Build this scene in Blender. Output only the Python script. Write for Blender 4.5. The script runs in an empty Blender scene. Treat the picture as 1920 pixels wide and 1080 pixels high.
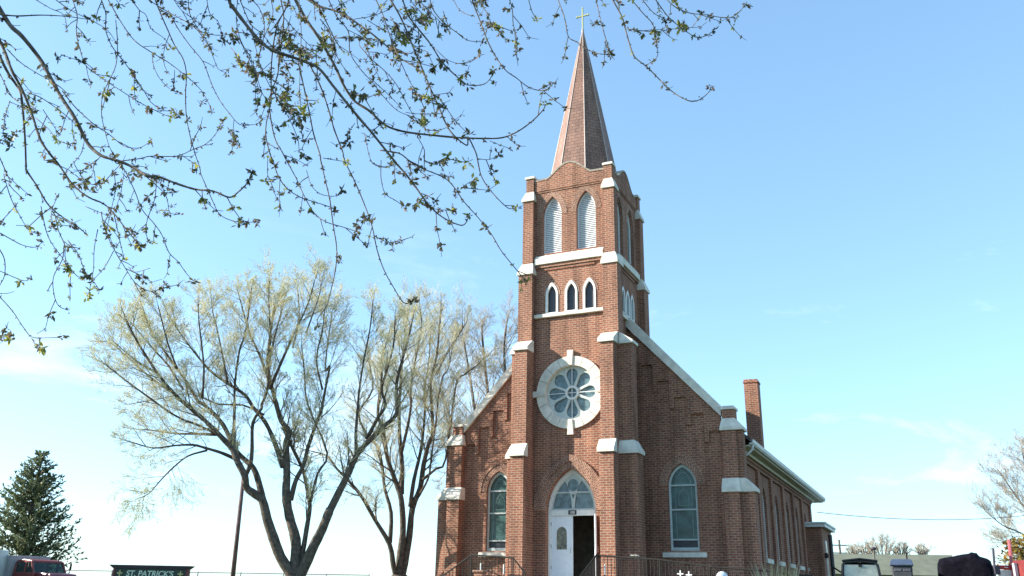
import bpy, bmesh, math, random
import numpy as np
from mathutils import Vector, Matrix
from mathutils.geometry import tessellate_polygon

SC = bpy.context.scene
COL = SC.collection
rnd = random.Random(7)
rad = math.radians

# ------------------------------------------------------------------ camera
CAM = np.array([12.341, -32.773, 1.6])
R3 = np.array([0.90544228, 0.42407452, 0.01830535])
U3 = np.array([0.12251078, -0.30237651, 0.94528279])
F3 = np.array([-0.40640545, 0.8536564, 0.32573817])
FWD = np.array([-0.42984943, 0.90290058, 0.0])
RGT = np.array([0.90290058, 0.42984943, 0.0])
FPX = 1647.4
cam_data = bpy.data.cameras.new('camera')
cam = bpy.data.objects.new('camera', cam_data)
COL.objects.link(cam)
cam_data.sensor_width = 36.0
cam_data.lens = FPX / 1920 * 36.0
cam_data.clip_start = 0.05
cam_data.clip_end = 6000
M = Matrix(((R3[0], U3[0], -F3[0], CAM[0]), (R3[1], U3[1], -F3[1], CAM[1]), (R3[2], U3[2], -F3[2], CAM[2]), (0, 0, 0, 1)))
cam.matrix_world = M
SC.camera = cam

# ------------------------------------------------------------------ light
SUN_EL, SUN_AZ = rad(25), rad(24)
sun_dir = Vector((-math.cos(SUN_EL) * math.cos(SUN_AZ), -math.cos(SUN_EL) * math.sin(SUN_AZ), math.sin(SUN_EL)))
world = bpy.data.worlds.new('World')
SC.world = world
world.use_nodes = True
wn, wl = world.node_tree.nodes, world.node_tree.links
wn.clear()
w_out = wn.new('ShaderNodeOutputWorld')
w_bg = wn.new('ShaderNodeBackground')
w_sky = wn.new('ShaderNodeTexSky')
w_sky.sky_type = 'NISHITA'
w_sky.sun_disc = False
w_sky.sun_elevation = SUN_EL
w_sky.sun_rotation = math.atan2(sun_dir.x, sun_dir.y)
w_sky.altitude = 300
w_sky.air_density = 1.0
w_sky.dust_density = 0.5
w_sky.ozone_density = 2.2
w_bg.inputs['Strength'].default_value = 0.125
# faint cirrus wisps
w_tc = wn.new('ShaderNodeTexCoord')
w_map = wn.new('ShaderNodeMapping')
w_map.inputs['Scale'].default_value = (2.2, 2.2, 9.0)
w_map.inputs['Rotation'].default_value = (0.25, 0.1, 0.3)
w_no = wn.new('ShaderNodeTexNoise')
w_no.inputs['Scale'].default_value = 1.7
w_no.inputs['Detail'].default_value = 6
w_no.inputs['Roughness'].default_value = 0.62
w_no.inputs['Distortion'].default_value = 0.5
w_rmp = wn.new('ShaderNodeMapRange')
w_rmp.inputs['From Min'].default_value = 0.55
w_rmp.inputs['From Max'].default_value = 0.86
w_rmp.inputs['To Max'].default_value = 0.45
w_sep = wn.new('ShaderNodeSeparateXYZ')
w_el = wn.new('ShaderNodeMapRange')
w_el.inputs['From Min'].default_value = 0.24
w_el.inputs['From Max'].default_value = 0.40
w_el.inputs['To Min'].default_value = 1
w_el.inputs['To Max'].default_value = 0
w_mul = wn.new('ShaderNodeMath')
w_mul.operation = 'MULTIPLY'
w_mix = wn.new('ShaderNodeMix')
w_mix.data_type = 'RGBA'
w_mix.inputs['B'].default_value = (7.5, 8.0, 8.6, 1)
wl.new(w_tc.outputs['Generated'], w_map.inputs['Vector'])
wl.new(w_map.outputs['Vector'], w_no.inputs['Vector'])
wl.new(w_no.outputs['Fac'], w_rmp.inputs['Value'])
wl.new(w_tc.outputs['Generated'], w_sep.inputs['Vector'])
wl.new(w_sep.outputs['Z'], w_el.inputs['Value'])
wl.new(w_rmp.outputs['Result'], w_mul.inputs[0])
wl.new(w_el.outputs['Result'], w_mul.inputs[1])
wl.new(w_mul.outputs['Value'], w_mix.inputs['Factor'])
w_tint = wn.new('ShaderNodeMix')
w_tint.data_type = 'RGBA'
w_tint.blend_type = 'MULTIPLY'
w_tint.inputs['Factor'].default_value = 1
w_tint.inputs['B'].default_value = (1.20, 1.54, 1.74, 1)
w_gam = wn.new('ShaderNodeGamma')
w_gam.inputs['Gamma'].default_value = 0.66
wl.new(w_sky.outputs['Color'], w_gam.inputs['Color'])
wl.new(w_gam.outputs['Color'], w_tint.inputs['A'])
wl.new(w_tint.outputs['Result'], w_mix.inputs['A'])
wl.new(w_mix.outputs['Result'], w_bg.inputs['Color'])
wl.new(w_bg.outputs['Background'], w_out.inputs['Surface'])
sun_data = bpy.data.lights.new('sun', 'SUN')
sun_data.energy = 5.0
sun_data.angle = rad(0.5)
sun_data.color = (1.0, 0.93, 0.82)
sun = bpy.data.objects.new('sun', sun_data)
COL.objects.link(sun)
sun.rotation_euler = sun_dir.to_track_quat('Z', 'Y').to_euler()
SC.view_settings.view_transform = 'Standard'
SC.view_settings.look = 'None'
SC.view_settings.exposure = 1.3
SC.view_settings.gamma = 1.0
SC.view_settings.use_curve_mapping = False

# ------------------------------------------------------------------ helpers
def atD(x, y, D):
    """point seen at photo pixel (x, y), D metres ahead: used to measure real positions"""
    d = F3 * FPX + R3 * (x - 960) - U3 * (y - 540)
    return CAM + d * D / (d @ FWD)

def ground_z(x, y):
    t = min(1.0, max(0.0, (y + 31.0) / 15.0))
    return 1.1 * t * t * (3 - 2 * t)

class MB:
    def __init__(self):
        self.v, self.f, self.uv, self.m = [], [], {}, []
        self.slots = 1
    def add(self, verts, faces, uvs=None, mi=0):
        b = len(self.v)
        self.v += [tuple(p) for p in verts]
        for k, f in enumerate(faces):
            if uvs is not None: self.uv[len(self.f)] = uvs[k]
            self.f.append(tuple(i + b for i in f))
            self.m.append(mi)
        return self
    def box(self, x0, x1, y0, y1, z0, z1, mi=0):
        v = [(x0, y0, z0), (x1, y0, z0), (x1, y1, z0), (x0, y1, z0), (x0, y0, z1), (x1, y0, z1), (x1, y1, z1), (x0, y1, z1)]
        return self.add(v, [(0, 3, 2, 1), (4, 5, 6, 7), (0, 1, 5, 4), (1, 2, 6, 5), (2, 3, 7, 6), (3, 0, 4, 7)], mi=mi)
    def frustum(self, a, b, z0, z1, c, d):
        """box from rectangle a=(x0,x1,y0,y1) at z0 to b at z1"""
        v = [(a[0], a[2], z0), (a[1], a[2], z0), (a[1], a[3], z0), (a[0], a[3], z0), (b[0], b[2], z1), (b[1], b[2], z1), (b[1], b[3], z1), (b[0], b[3], z1)]
        return self.add(v, [(0, 3, 2, 1), (4, 5, 6, 7), (0, 1, 5, 4), (1, 2, 6, 5), (2, 3, 7, 6), (3, 0, 4, 7)])
    def obox(self, c, ax, hx, hy, z0, z1, mi=0):
        """box with its long axis along horizontal unit vector ax"""
        c = np.array(c[:2]); ax = np.array(ax[:2]); ax = ax / np.linalg.norm(ax); ay = np.array((-ax[1], ax[0]))
        p = [c - ax * hx - ay * hy, c + ax * hx - ay * hy, c + ax * hx + ay * hy, c - ax * hx + ay * hy]
        v = [(q[0], q[1], z) for z in (z0, z1) for q in p]
        return self.add(v, [(0, 3, 2, 1), (4, 5, 6, 7), (0, 1, 5, 4), (1, 2, 6, 5), (2, 3, 7, 6), (3, 0, 4, 7)], mi=mi)
    def tube(self, pts, radii, n=6, caps=True, mi=0):
        pts = [np.array(p, float) for p in pts]
        if not hasattr(radii, '__len__'): radii = [radii] * len(pts)
        b = len(self.v)
        prev = None
        for i, p in enumerate(pts):
            t = pts[min(i + 1, len(pts) - 1)] - pts[max(i - 1, 0)]
            L = math.sqrt(t @ t)
            t = t / L if L > 1e-9 else np.array((0, 0, 1.0))
            if prev is None:
                a = np.array((0, 0, 1.0)) if abs(t[2]) < .9 else np.array((1.0, 0, 0))
            else: a = prev
            a = a - t * (a @ t); a = a / max(1e-9, math.sqrt(a @ a)); prev = a
            c = np.array((t[1] * a[2] - t[2] * a[1], t[2] * a[0] - t[0] * a[2], t[0] * a[1] - t[1] * a[0]))
            for k in range(n):
                an = 2 * math.pi * k / n
                q = p + (a * math.cos(an) + c * math.sin(an)) * radii[i]
                self.v.append((q[0], q[1], q[2]))
        for i in range(len(pts) - 1):
            for k in range(n):
                k2 = (k + 1) % n
                self.f.append((b + i * n + k, b + i * n + k2, b + (i + 1) * n + k2, b + (i + 1) * n + k)); self.m.append(mi)
        if caps:
            self.f.append(tuple(b + k for k in reversed(range(n)))); self.m.append(mi)
            e = b + (len(pts) - 1) * n
            self.f.append(tuple(e + k for k in range(n))); self.m.append(mi)
        return self
    def prism(self, outline, holes, mp, d0, d1, mi=0):
        """polygon (u, v) with holes, extruded from depth d0 to d1; mp(u, v, d) gives the point"""
        loops = [outline] + list(holes)
        flat = [p for l in loops for p in l]
        tris = tessellate_polygon([[Vector((p[0], p[1], 0)) for p in l] for l in loops])
        n = len(flat)
        v = [mp(p[0], p[1], d0) for p in flat] + [mp(p[0], p[1], d1) for p in flat]
        f = [tuple(t) for t in tris] + [tuple(i + n for i in t) for t in tris]
        s = 0
        for l in loops:
            for i in range(len(l)):
                j = (i + 1) % len(l)
                f.append((s + i, s + j, n + s + j, n + s + i))
            s += len(l)
        return self.add(v, f, mi=mi)
    def lathe(self, c, prof, n=16, mi=0):
        v = [(c[0] + r * math.cos(2 * math.pi * k / n), c[1] + r * math.sin(2 * math.pi * k / n), c[2] + z) for r, z in prof for k in range(n)]
        f = [(i * n + k, i * n + (k + 1) % n, (i + 1) * n + (k + 1) % n, (i + 1) * n + k) for i in range(len(prof) - 1) for k in range(n)]
        f += [tuple(reversed(range(n))), tuple((len(prof) - 1) * n + k for k in range(n))]
        return self.add(v, f, mi=mi)
    def build(self, name, mat, parent=None, loc=None, smooth=False, fix=True, boxuv=True, bevel=0):
        me = bpy.data.meshes.new(name)
        off = np.array(loc if loc is not None else world_loc(parent))
        va = np.array(self.v, float) if self.v else np.zeros((0, 3))
        me.from_pydata((va - off).tolist(), [], self.f)
        mats = mat if isinstance(mat, (list, tuple)) else [mat]
        for m in mats: me.materials.append(m)
        if len(mats) > 1: me.polygons.foreach_set('material_index', self.m)
        if fix:
            bm = bmesh.new(); bm.from_mesh(me)
            bmesh.ops.recalc_face_normals(bm, faces=bm.faces)
            bm.to_mesh(me); bm.free()
        if boxuv and len(me.polygons):
            uvl = me.uv_layers.new(name='UVMap')
            for p in me.polygons:
                cu = self.uv.get(p.index)
                nx, ny, nz = p.normal
                for k, li in enumerate(p.loop_indices):
                    vi = me.loops[li].vertex_index
                    if cu is not None:
                        kk = self.f[p.index].index(vi) if vi in self.f[p.index] else k
                        uvl.data[li].uv = cu[kk]; continue
                    q = va[vi]
                    if abs(nz) > .8: uvl.data[li].uv = (q[0], q[1])
                    else:
                        h = math.hypot(nx, ny)
                        uvl.data[li].uv = ((-ny * q[0] + nx * q[1]) / h, q[2] / max(.35, math.sqrt(1 - nz * nz)) if abs(nz) > .05 else q[2])
        if smooth: me.polygons.foreach_set('use_smooth', [True] * len(me.polygons))
        me.update()
        o = bpy.data.objects.new(name, me)
        COL.objects.link(o)
        if parent is not None: o.parent = parent
        else: o.location = off
        if bevel:
            b = o.modifiers.new('edge', 'BEVEL'); b.width = bevel; b.segments = 2; b.limit_method = 'ANGLE'
        return o

def build_each(mb, name, mat, parent, **kw):
    """every separate piece of the builder as an object of its own"""
    par = list(range(len(mb.v)))
    def find(i):
        while par[i] != i: par[i] = par[par[i]]; i = par[i]
        return i
    for f in mb.f:
        r = find(f[0])
        for i in f[1:]: par[find(i)] = r
    groups = {}
    for k, f in enumerate(mb.f): groups.setdefault(find(f[0]), []).append(k)
    out = []
    for ks in groups.values():
        n = MB(); idx = {}
        for k in ks:
            nf = []
            for i in mb.f[k]:
                if i not in idx: idx[i] = len(n.v); n.v.append(mb.v[i])
                nf.append(idx[i])
            if k in mb.uv: n.uv[len(n.f)] = mb.uv[k]
            n.f.append(tuple(nf)); n.m.append(mb.m[k])
        out.append(n.build(name, mat, parent, **kw))
    return out

def text_mesh(name, body, size, mat, parent, loc, rot, extrude=.004, shear=0.0, offset=0.0):
    c = bpy.data.curves.new(name, 'FONT'); c.body = body; c.size = size; c.align_x = 'CENTER'; c.extrude = extrude; c.shear = shear; c.offset = offset
    o = bpy.data.objects.new(name, c); COL.objects.link(o)
    me = bpy.data.meshes.new_from_object(o.evaluated_get(bpy.context.evaluated_depsgraph_get()))
    bpy.data.objects.remove(o); bpy.data.curves.remove(c)
    me.materials.clear(); me.materials.append(mat)
    o = bpy.data.objects.new(name, me); COL.objects.link(o); o.parent = parent
    o.location = Vector(loc) - Vector(world_loc(parent)); o.rotation_euler = rot
    return o

def world_loc(o):
    p = np.zeros(3)
    while o is not None:
        p = p + np.array(o.location); o = o.parent
    return p

def thing(name, loc, label, cat, group=None):
    o = bpy.data.objects.new(name, None)
    COL.objects.link(o); o.location = loc; o.empty_display_size = .3
    return tag(o, label, cat, group)

def tag(o, label, cat, group=None):
    o['label'] = label; o['category'] = cat
    if group: o['group'] = group
    return o

XZ = lambda u, v, d: (u, d, v)
YZ = lambda u, v, d: (d, u, v)

# ------------------------------------------------------------------ materials
def lnk(nt, a, b): nt.links.new(a, b)

def mat(name, col, rough=.8, spec=.3, var=.18, scale=6.0, bump=0.0, metal=0.0, col2=None, coord='Object', detail=5):
    m = bpy.data.materials.new(name); m.use_nodes = True
    nt = m.node_tree; p = nt.nodes['Principled BSDF']
    p.inputs['Roughness'].default_value = rough
    p.inputs['Specular IOR Level'].default_value = spec
    p.inputs['Metallic'].default_value = metal
    tc = nt.nodes.new('ShaderNodeTexCoord')
    no = nt.nodes.new('ShaderNodeTexNoise'); no.inputs['Scale'].default_value = scale; no.inputs['Detail'].default_value = detail
    no.inputs['Roughness'].default_value = .62
    lnk(nt, tc.outputs[coord], no.inputs['Vector'])
    mx = nt.nodes.new('ShaderNodeMix'); mx.data_type = 'RGBA'
    c2 = col2 or tuple(c * (1 - 2.2 * var) for c in col)
    c1 = col if col2 else tuple(min(1, c * (1 + 1.2 * var)) for c in col)
    mx.inputs['A'].default_value = (*c1, 1); mx.inputs['B'].default_value = (*c2, 1)
    mr = nt.nodes.new('ShaderNodeMapRange'); mr.inputs['From Min'].default_value = .3; mr.inputs['From Max'].default_value = .72
    lnk(nt, no.outputs['Fac'], mr.inputs['Value']); lnk(nt, mr.outputs['Result'], mx.inputs['Factor'])
    lnk(nt, mx.outputs['Result'], p.inputs['Base Color'])
    if bump:
        bp = nt.nodes.new('ShaderNodeBump'); bp.inputs['Strength'].default_value = bump; bp.inputs['Distance'].default_value = .02
        lnk(nt, no.outputs['Fac'], bp.inputs['Height']); lnk(nt, bp.outputs['Normal'], p.inputs['Normal'])
    return m

def brick_mat(name, c1, c2, mortar, bw, bh, ms, rough=.9, offset=.5, big=.32, bump=.5):
    m = bpy.data.materials.new(name); m.use_nodes = True
    nt = m.node_tree; p = nt.nodes['Principled BSDF']
    p.inputs['Roughness'].default_value = rough; p.inputs['Specular IOR Level'].default_value = .2
    tc = nt.nodes.new('ShaderNodeTexCoord')
    br = nt.nodes.new('ShaderNodeTexBrick')
    br.offset = offset
    br.inputs['Color1'].default_value = (*c1, 1); br.inputs['Color2'].default_value = (*c2, 1); br.inputs['Mortar'].default_value = (*mortar, 1)
    br.inputs['Scale'].default_value = 1; br.inputs['Mortar Size'].default_value = ms; br.inputs['Mortar Smooth'].default_value = .2
    br.inputs['Brick Width'].default_value = bw; br.inputs['Row Height'].default_value = bh; br.inputs['Bias'].default_value = -.1
    lnk(nt, tc.outputs['UV'], br.inputs['Vector'])
    n1 = nt.nodes.new('ShaderNodeTexNoise'); n1.inputs['Scale'].default_value = .55; n1.inputs['Detail'].default_value = 6; n1.inputs['Roughness'].default_value = .65
    n2 = nt.nodes.new('ShaderNodeTexNoise'); n2.inputs['Scale'].default_value = 11; n2.inputs['Detail'].default_value = 3
    lnk(nt, tc.outputs['Object'], n1.inputs['Vector']); lnk(nt, tc.outputs['Object'], n2.inputs['Vector'])
    ad = nt.nodes.new('ShaderNodeMath'); ad.operation = 'ADD'
    lnk(nt, n1.outputs['Fac'], ad.inputs[0]); lnk(nt, n2.outputs['Fac'], ad.inputs[1])
    mr = nt.nodes.new('ShaderNodeMapRange'); mr.inputs['From Min'].default_value = .7; mr.inputs['From Max'].default_value = 1.3
    mr.inputs['To Min'].default_value = 1 - big; mr.inputs['To Max'].default_value = 1 + big
    lnk(nt, ad.outputs['Value'], mr.inputs['Value'])
    mu = nt.nodes.new('ShaderNodeMix'); mu.data_type = 'RGBA'; mu.blend_type = 'MULTIPLY'; mu.inputs['Factor'].default_value = 1
    mp_ = nt.nodes.new('ShaderNodeMapping'); mp_.inputs['Scale'].default_value = (2.3, 2.3, .28)
    n3 = nt.nodes.new('ShaderNodeTexNoise'); n3.inputs['Scale'].default_value = 1.3; n3.inputs['Detail'].default_value = 4
    lnk(nt, tc.outputs['Object'], mp_.inputs['Vector']); lnk(nt, mp_.outputs['Vector'], n3.inputs['Vector'])
    m3 = nt.nodes.new('ShaderNodeMapRange'); m3.inputs['From Min'].default_value = .42; m3.inputs['From Max'].default_value = .70; m3.inputs['To Min'].default_value = 1.06; m3.inputs['To Max'].default_value = .66
    lnk(nt, n3.outputs['Fac'], m3.inputs['Value'])
    mm = nt.nodes.new('ShaderNodeMath'); mm.operation = 'MULTIPLY'; lnk(nt, mr.outputs['Result'], mm.inputs[0]); lnk(nt, m3.outputs['Result'], mm.inputs[1])
    lnk(nt, br.outputs['Color'], mu.inputs['A']); lnk(nt, mm.outputs['Value'], mu.inputs['B'])
    lnk(nt, mu.outputs['Result'], p.inputs['Base Color'])
    bp = nt.nodes.new('ShaderNodeBump'); bp.inputs['Strength'].default_value = bump; bp.inputs['Distance'].default_value = .012; bp.invert = True
    lnk(nt, br.outputs['Fac'], bp.inputs['Height']); lnk(nt, bp.outputs['Normal'], p.inputs['Normal'])
    return m

BRICK = brick_mat('red_brick', (.295, .115, .068), (.19, .073, .05), (.36, .26, .19), .235, .088, .012, big=.24)
ARCHB = brick_mat('arch_brick', (.29, .115, .068), (.17, .064, .044), (.40, .30, .23), .12, .075, .012)
SHING = brick_mat('spire_shingle', (.265, .148, .105), (.205, .11, .078), (.11, .058, .045), .30, .17, .012, rough=.6, big=.2)
SHING.node_tree.nodes['Principled BSDF'].inputs['Specular IOR Level'].default_value = .35
STONE = mat('limestone', (.70, .66, .57), .85, .2, .12, 2.6, .3)
COPE = mat('weathered_coping', (.36, .31, .25), .9, .15, .2, 4, .3)
TRAC = mat('tracery_paint', (.50, .55, .52), .6, .3, .08, 6)
WHITE = mat('white_paint', (.74, .74, .70), .5, .4, .06, 9)
CREAM = mat('cream_soffit', (.60, .55, .43), .7, .3, .10, 4)
LOUVW = mat('louvre_white', (.82, .84, .85), .55, .4, .07, 12)
METAL = mat('ridge_metal', (.44, .36, .31), .38, .5, .10, 5)
GUTT = mat('gutter_metal', (.62, .61, .57), .45, .5, .08, 3)
ROOF = brick_mat('roof_shingle', (.14, .12, .11), (.10, .085, .08), (.05, .045, .04), .3, .14, .01)
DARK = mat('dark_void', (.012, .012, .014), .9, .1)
DGLASS = mat('dark_louvre', (.03, .032, .045), .45, .5, .3, 14)
TEAL = mat('storm_glass', (.052, .108, .10), .25, .35, .32, 2.6, detail=8)
LEAD = mat('leaded_border', (.17, .25, .235), .35, .4, .2, 8)
ROSEG = mat('rose_glass', (.135, .205, .225), .22, .5, .25, 5)
DOORW = mat('door_white', (.72, .76, .80), .4, .5, .04, 8)
GOLD = mat('cross_gilt', (.36, .39, .19), .5, .6, .1, 9)
IRON = mat('painted_iron', (.03, .026, .023), .6, .25, .25, 10)
CONC = mat('concrete', (.42, .40, .37), .9, .2, .12, 4, .3)
BARK = mat('bark', (.12, .098, .078), .95, .1, .30, 9, .9)
BARK2 = mat('young_bark', (.15, .125, .10), .9, .15, .28, 14, .6)
TWIG = mat('twig', (.57, .53, .36), .85, .2, .22, 1.2)
TWIG2 = mat('hazy_twig', (.42, .37, .30), .85, .2, .2, 1.2)  # distant trees: haze is put into this pale twig colour
GRASS = mat('lawn', (.06, .085, .03), .95, .1, .30, .6, .5)

def leaf_mat(name, c, t=.45):
    m = bpy.data.materials.new(name); m.use_nodes = True
    nt = m.node_tree; p = nt.nodes['Principled BSDF']; o = nt.nodes['Material Output']
    p.inputs['Roughness'].default_value = .55; p.inputs['Specular IOR Level'].default_value = .35
    tc = nt.nodes.new('ShaderNodeTexCoord'); no = nt.nodes.new('ShaderNodeTexNoise'); no.inputs['Scale'].default_value = 9; no.inputs['Detail'].default_value = 3
    lnk(nt, tc.outputs['Object'], no.inputs['Vector'])
    mx = nt.nodes.new('ShaderNodeMix'); mx.data_type = 'RGBA'
    mx.inputs['A'].default_value = (*[x * .6 for x in c], 1); mx.inputs['B'].default_value = (*[min(1, x * 1.45) for x in c], 1)
    lnk(nt, no.outputs['Fac'], mx.inputs['Factor']); lnk(nt, mx.outputs['Result'], p.inputs['Base Color'])
    tr = nt.nodes.new('ShaderNodeBsdfTranslucent'); lnk(nt, mx.outputs['Result'], tr.inputs['Color'])
    ms = nt.nodes.new('ShaderNodeMixShader'); ms.inputs[0].default_value = t
    lnk(nt, p.outputs['BSDF'], ms.inputs[1]); lnk(nt, tr.outputs['BSDF'], ms.inputs[2]); lnk(nt, ms.outputs['Shader'], o.inputs['Surface'])
    return m
LEAF = [leaf_mat('young_leaf_olive', (.10, .105, .05)), leaf_mat('young_leaf_brown', (.16, .12, .085)), leaf_mat('young_leaf_yellow', (.38, .36, .08), .5), leaf_mat('young_leaf_green', (.16, .20, .05), .5)]
BUD = leaf_mat('spring_bud', (.60, .58, .28), .45)
NEEDLE = leaf_mat('conifer_needle', (.11, .14, .07), .3)
NEEDLE2 = leaf_mat('conifer_needle_tip', (.14, .155, .06), .3)

# ------------------------------------------------------------------ ground
g = MB()
xs = [-3000, -400, -120, -60, -40] + list(range(-32, 33, 2)) + [40, 60, 120, 400, 3000]
ys = [-3000, -400, -120, -60] + list(range(-40, -9, 1)) + [-6, 0, 10, 30, 60, 120, 400, 3000]
g.add([(x, y, ground_z(x, y)) for y in ys for x in xs],
      [(j * len(xs) + i, j * len(xs) + i + 1, (j + 1) * len(xs) + i + 1, (j + 1) * len(xs) + i) for j in range(len(ys) - 1) for i in range(len(xs) - 1)])
go = g.build('ground', GRASS, loc=(0, 0, 0), fix=False, smooth=True); go['kind'] = 'structure'
pm = MB()
for k in range(24):
    y0, y1 = -30 + k, -29 + k
    pm.add([(-1.4, y0, ground_z(0, y0) + .012), (1.6, y0, ground_z(0, y0) + .012), (1.6, y1, ground_z(0, y1) + .012), (-1.4, y1, ground_z(0, y1) + .012)], [(0, 1, 2, 3)])
po = pm.build('path', CONC, loc=(0, 0, 0), fix=False); po['kind'] = 'structure'

# ------------------------------------------------------------------ church
CH = thing('church', (0, 0, 1.1), 'red brick church with tall spire, white stone caps and round rose window', 'church')
CY, CF = 0.37, -1.45            # tower centre and tower front wall plane

def arch(cx, z0, zs, za, h, n=9):
    """pointed arch outline, from bottom left over the apex to bottom right"""
    r = za - zs
    Rr = (r * r + h * h) / (2 * h)
    pts = [(cx - h, z0)]
    a1 = math.asin(min(1, r / Rr))
    L = [(cx - h + Rr - Rr * math.cos(a1 * k / n), zs + Rr * math.sin(a1 * k / n)) for k in range(n + 1)]
    if zs <= z0 + 1e-6: pts = []
    pts += L + [(2 * cx - x, z) for x, z in reversed(L[:-1])]
    if zs > z0 + 1e-6: pts.append((cx + h, z0))
    return pts

def arch_band(mb, mp, cx, zs, za, h, w0, w1, d0, d1, n=16, mi=0):
    """voussoirs over a pointed arch between offsets w0 and w1, uv so that the bricks stand radially"""
    A = arch(cx, zs, zs, za, h, n); 
    def off(w):
        hh = h + w; r = za - zs; Rr = (r * r + h * h) / (2 * h); R2 = Rr + w
        c = h - Rr  # centre x of right arc relative to cx (negative side)
        a1 = math.acos(min(1, max(-1, -c / R2))) if R2 > 0 else 0
        Rgt = [(cx + c + R2 * math.cos(a1 * k / n), zs + R2 * math.sin(a1 * k / n)) for k in range(n + 1)]
        return [(2 * cx - x, z) for x, z in Rgt] + list(reversed(Rgt[:-1]))
    P, Q = off(w0), off(w1)
    s = 0
    for i in range(len(P) - 1):
        ds = math.dist(Q[i], Q[i + 1])
        v = [mp(*P[i], d0), mp(*P[i + 1], d0), mp(*Q[i + 1], d0), mp(*Q[i], d0), mp(*P[i], d1), mp(*P[i + 1], d1), mp(*Q[i + 1], d1), mp(*Q[i], d1)]
        u4 = [(w0, s), (w0, s + ds), (w1, s + ds), (w1, s)]
        e1 = [(w1, s), (w1, s + ds), (w1 + .05, s + ds), (w1 + .05, s)]
        mb.add(v, [(0, 1, 2, 3), (3, 2, 6, 7), (1, 0, 4, 5)], [u4, e1, e1], mi)
        s += ds
    v = [mp(*P[0], d0), mp(*Q[0], d0), mp(*Q[0], d1), mp(*P[0], d1), mp(*P[-1], d0), mp(*Q[-1], d0), mp(*Q[-1], d1), mp(*P[-1], d1)]
    mb.add(v, [(0, 1, 2, 3), (4, 5, 6, 7)], [[(0, 0), (.1, 0), (.1, .1), (0, .1)]] * 2, mi)

def circle(cx, cz, r, n=48): return [(cx + r * math.cos(2 * math.pi * k / n), cz + r * math.sin(2 * math.pi * k / n)) for k in range(n)]

def parapet(c, h, zl, zp):
    """wavy parapet top: low shoulders, a rounded raised centre"""
    out = [(c - h, zl - .02), (c - .98, zl)]
    for k in range(1, 12):
        t = k / 12
        out.append((c - .98 + 1.96 * t, zl + (zp - zl) * (math.sin(math.pi * t) ** 1.25)))
    return out + [(c + .98, zl), (c + h, zl - .02)]

ROSE = (.06, 8.93)
H = 1.82
# front wall
win3 = [(-.76, 12.25, 13.0, 13.52, .25), (.08, 12.25, 13.0, 13.52, .25), (.86, 12.25, 13.0, 13.52, .25)]
belf = [(-.76, 14.86, 16.55, 17.42, .42), (.74, 14.86, 16.55, 17.42, .42)]
door = (.02, 1.1, 4.45, 6.02, 1.0)
front = [(-H, 1.1), (door[0] - door[4], 1.1)] + arch(door[0], 1.1, door[2], door[3], door[4], 12)[1:-1] + [(door[0] + door[4], 1.1), (H, 1.1)] + list(reversed(parapet(0, H, 18.22, 18.84)))
holes = [circle(*ROSE, 1.08)] + [arch(*w, 7) for w in win3] + [arch(*w, 9) for w in belf]
w = MB(); w.prism(front, holes, XZ, CF, CF + .34); w.build('tower_wall', BRICK, CH)
# side walls
for s in (1, -1):
    sw = MB()
    sb = [(CY - .74, 14.86, 16.55, 17.42, .42), (CY + .74, 14.86, 16.55, 17.42, .42)]
    s3 = [(CY - .5, 12.35, 13.0, 13.45, .22), (CY + .1, 12.35, 13.0, 13.45, .22), (CY + .7, 12.35, 13.0, 13.45, .22)]
    y0, y1 = CF + .343, CY + H - .343
    outl = [(y0, 1.1), (y1, 1.1)] + [p for p in reversed(parapet(CY, H - .343, 18.22, 18.84))]
    x0, x1 = (H - .34, H) if s > 0 else (-H, -H + .34)
    sw.prism(outl, [arch(*q, 7) for q in s3] + [arch(*q, 9) for q in sb], YZ, x0, x1); sw.build('tower_wall', BRICK, CH)
bw = MB(); bw.prism([(-H, 8.5), (H, 8.5)] + list(reversed(parapet(0, H, 18.22, 18.84))), [], XZ, CY + H - .34, CY + H); bw.build('tower_wall', BRICK, CH)
fl = MB(); fl.box(-H + .35, H - .35, CF + .35, CY + H - .35, 14.4, 14.55); fl.box(-H + .35, H - .35, CF + .35, CY + H - .35, 11.6, 11.7); build_each(fl, 'tower_floor', DARK, CH)

def parapet_cap(mp, c, d0, d1, h):
    P = parapet(c, h, 18.22, 18.84)
    mb = MB(); mb.prism(P + [(u, v + .085) for u, v in reversed(P)], [], mp, d0, d1); return mb
parapet_cap(XZ, 0, CF - .07, CF + .40, 1.6).build('parapet_coping', COPE, CH)
parapet_cap(XZ, 0, CY + H - .40, CY + H + .07, 1.6).build('parapet_coping', COPE, CH)
for s in (1, -1):
    a, b = (H - .40, H + .07) if s > 0 else (-H - .07, -H + .40)
    parapet_cap(YZ, CY, a, b, 1.39).build('parapet_coping', COPE, CH)

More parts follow.
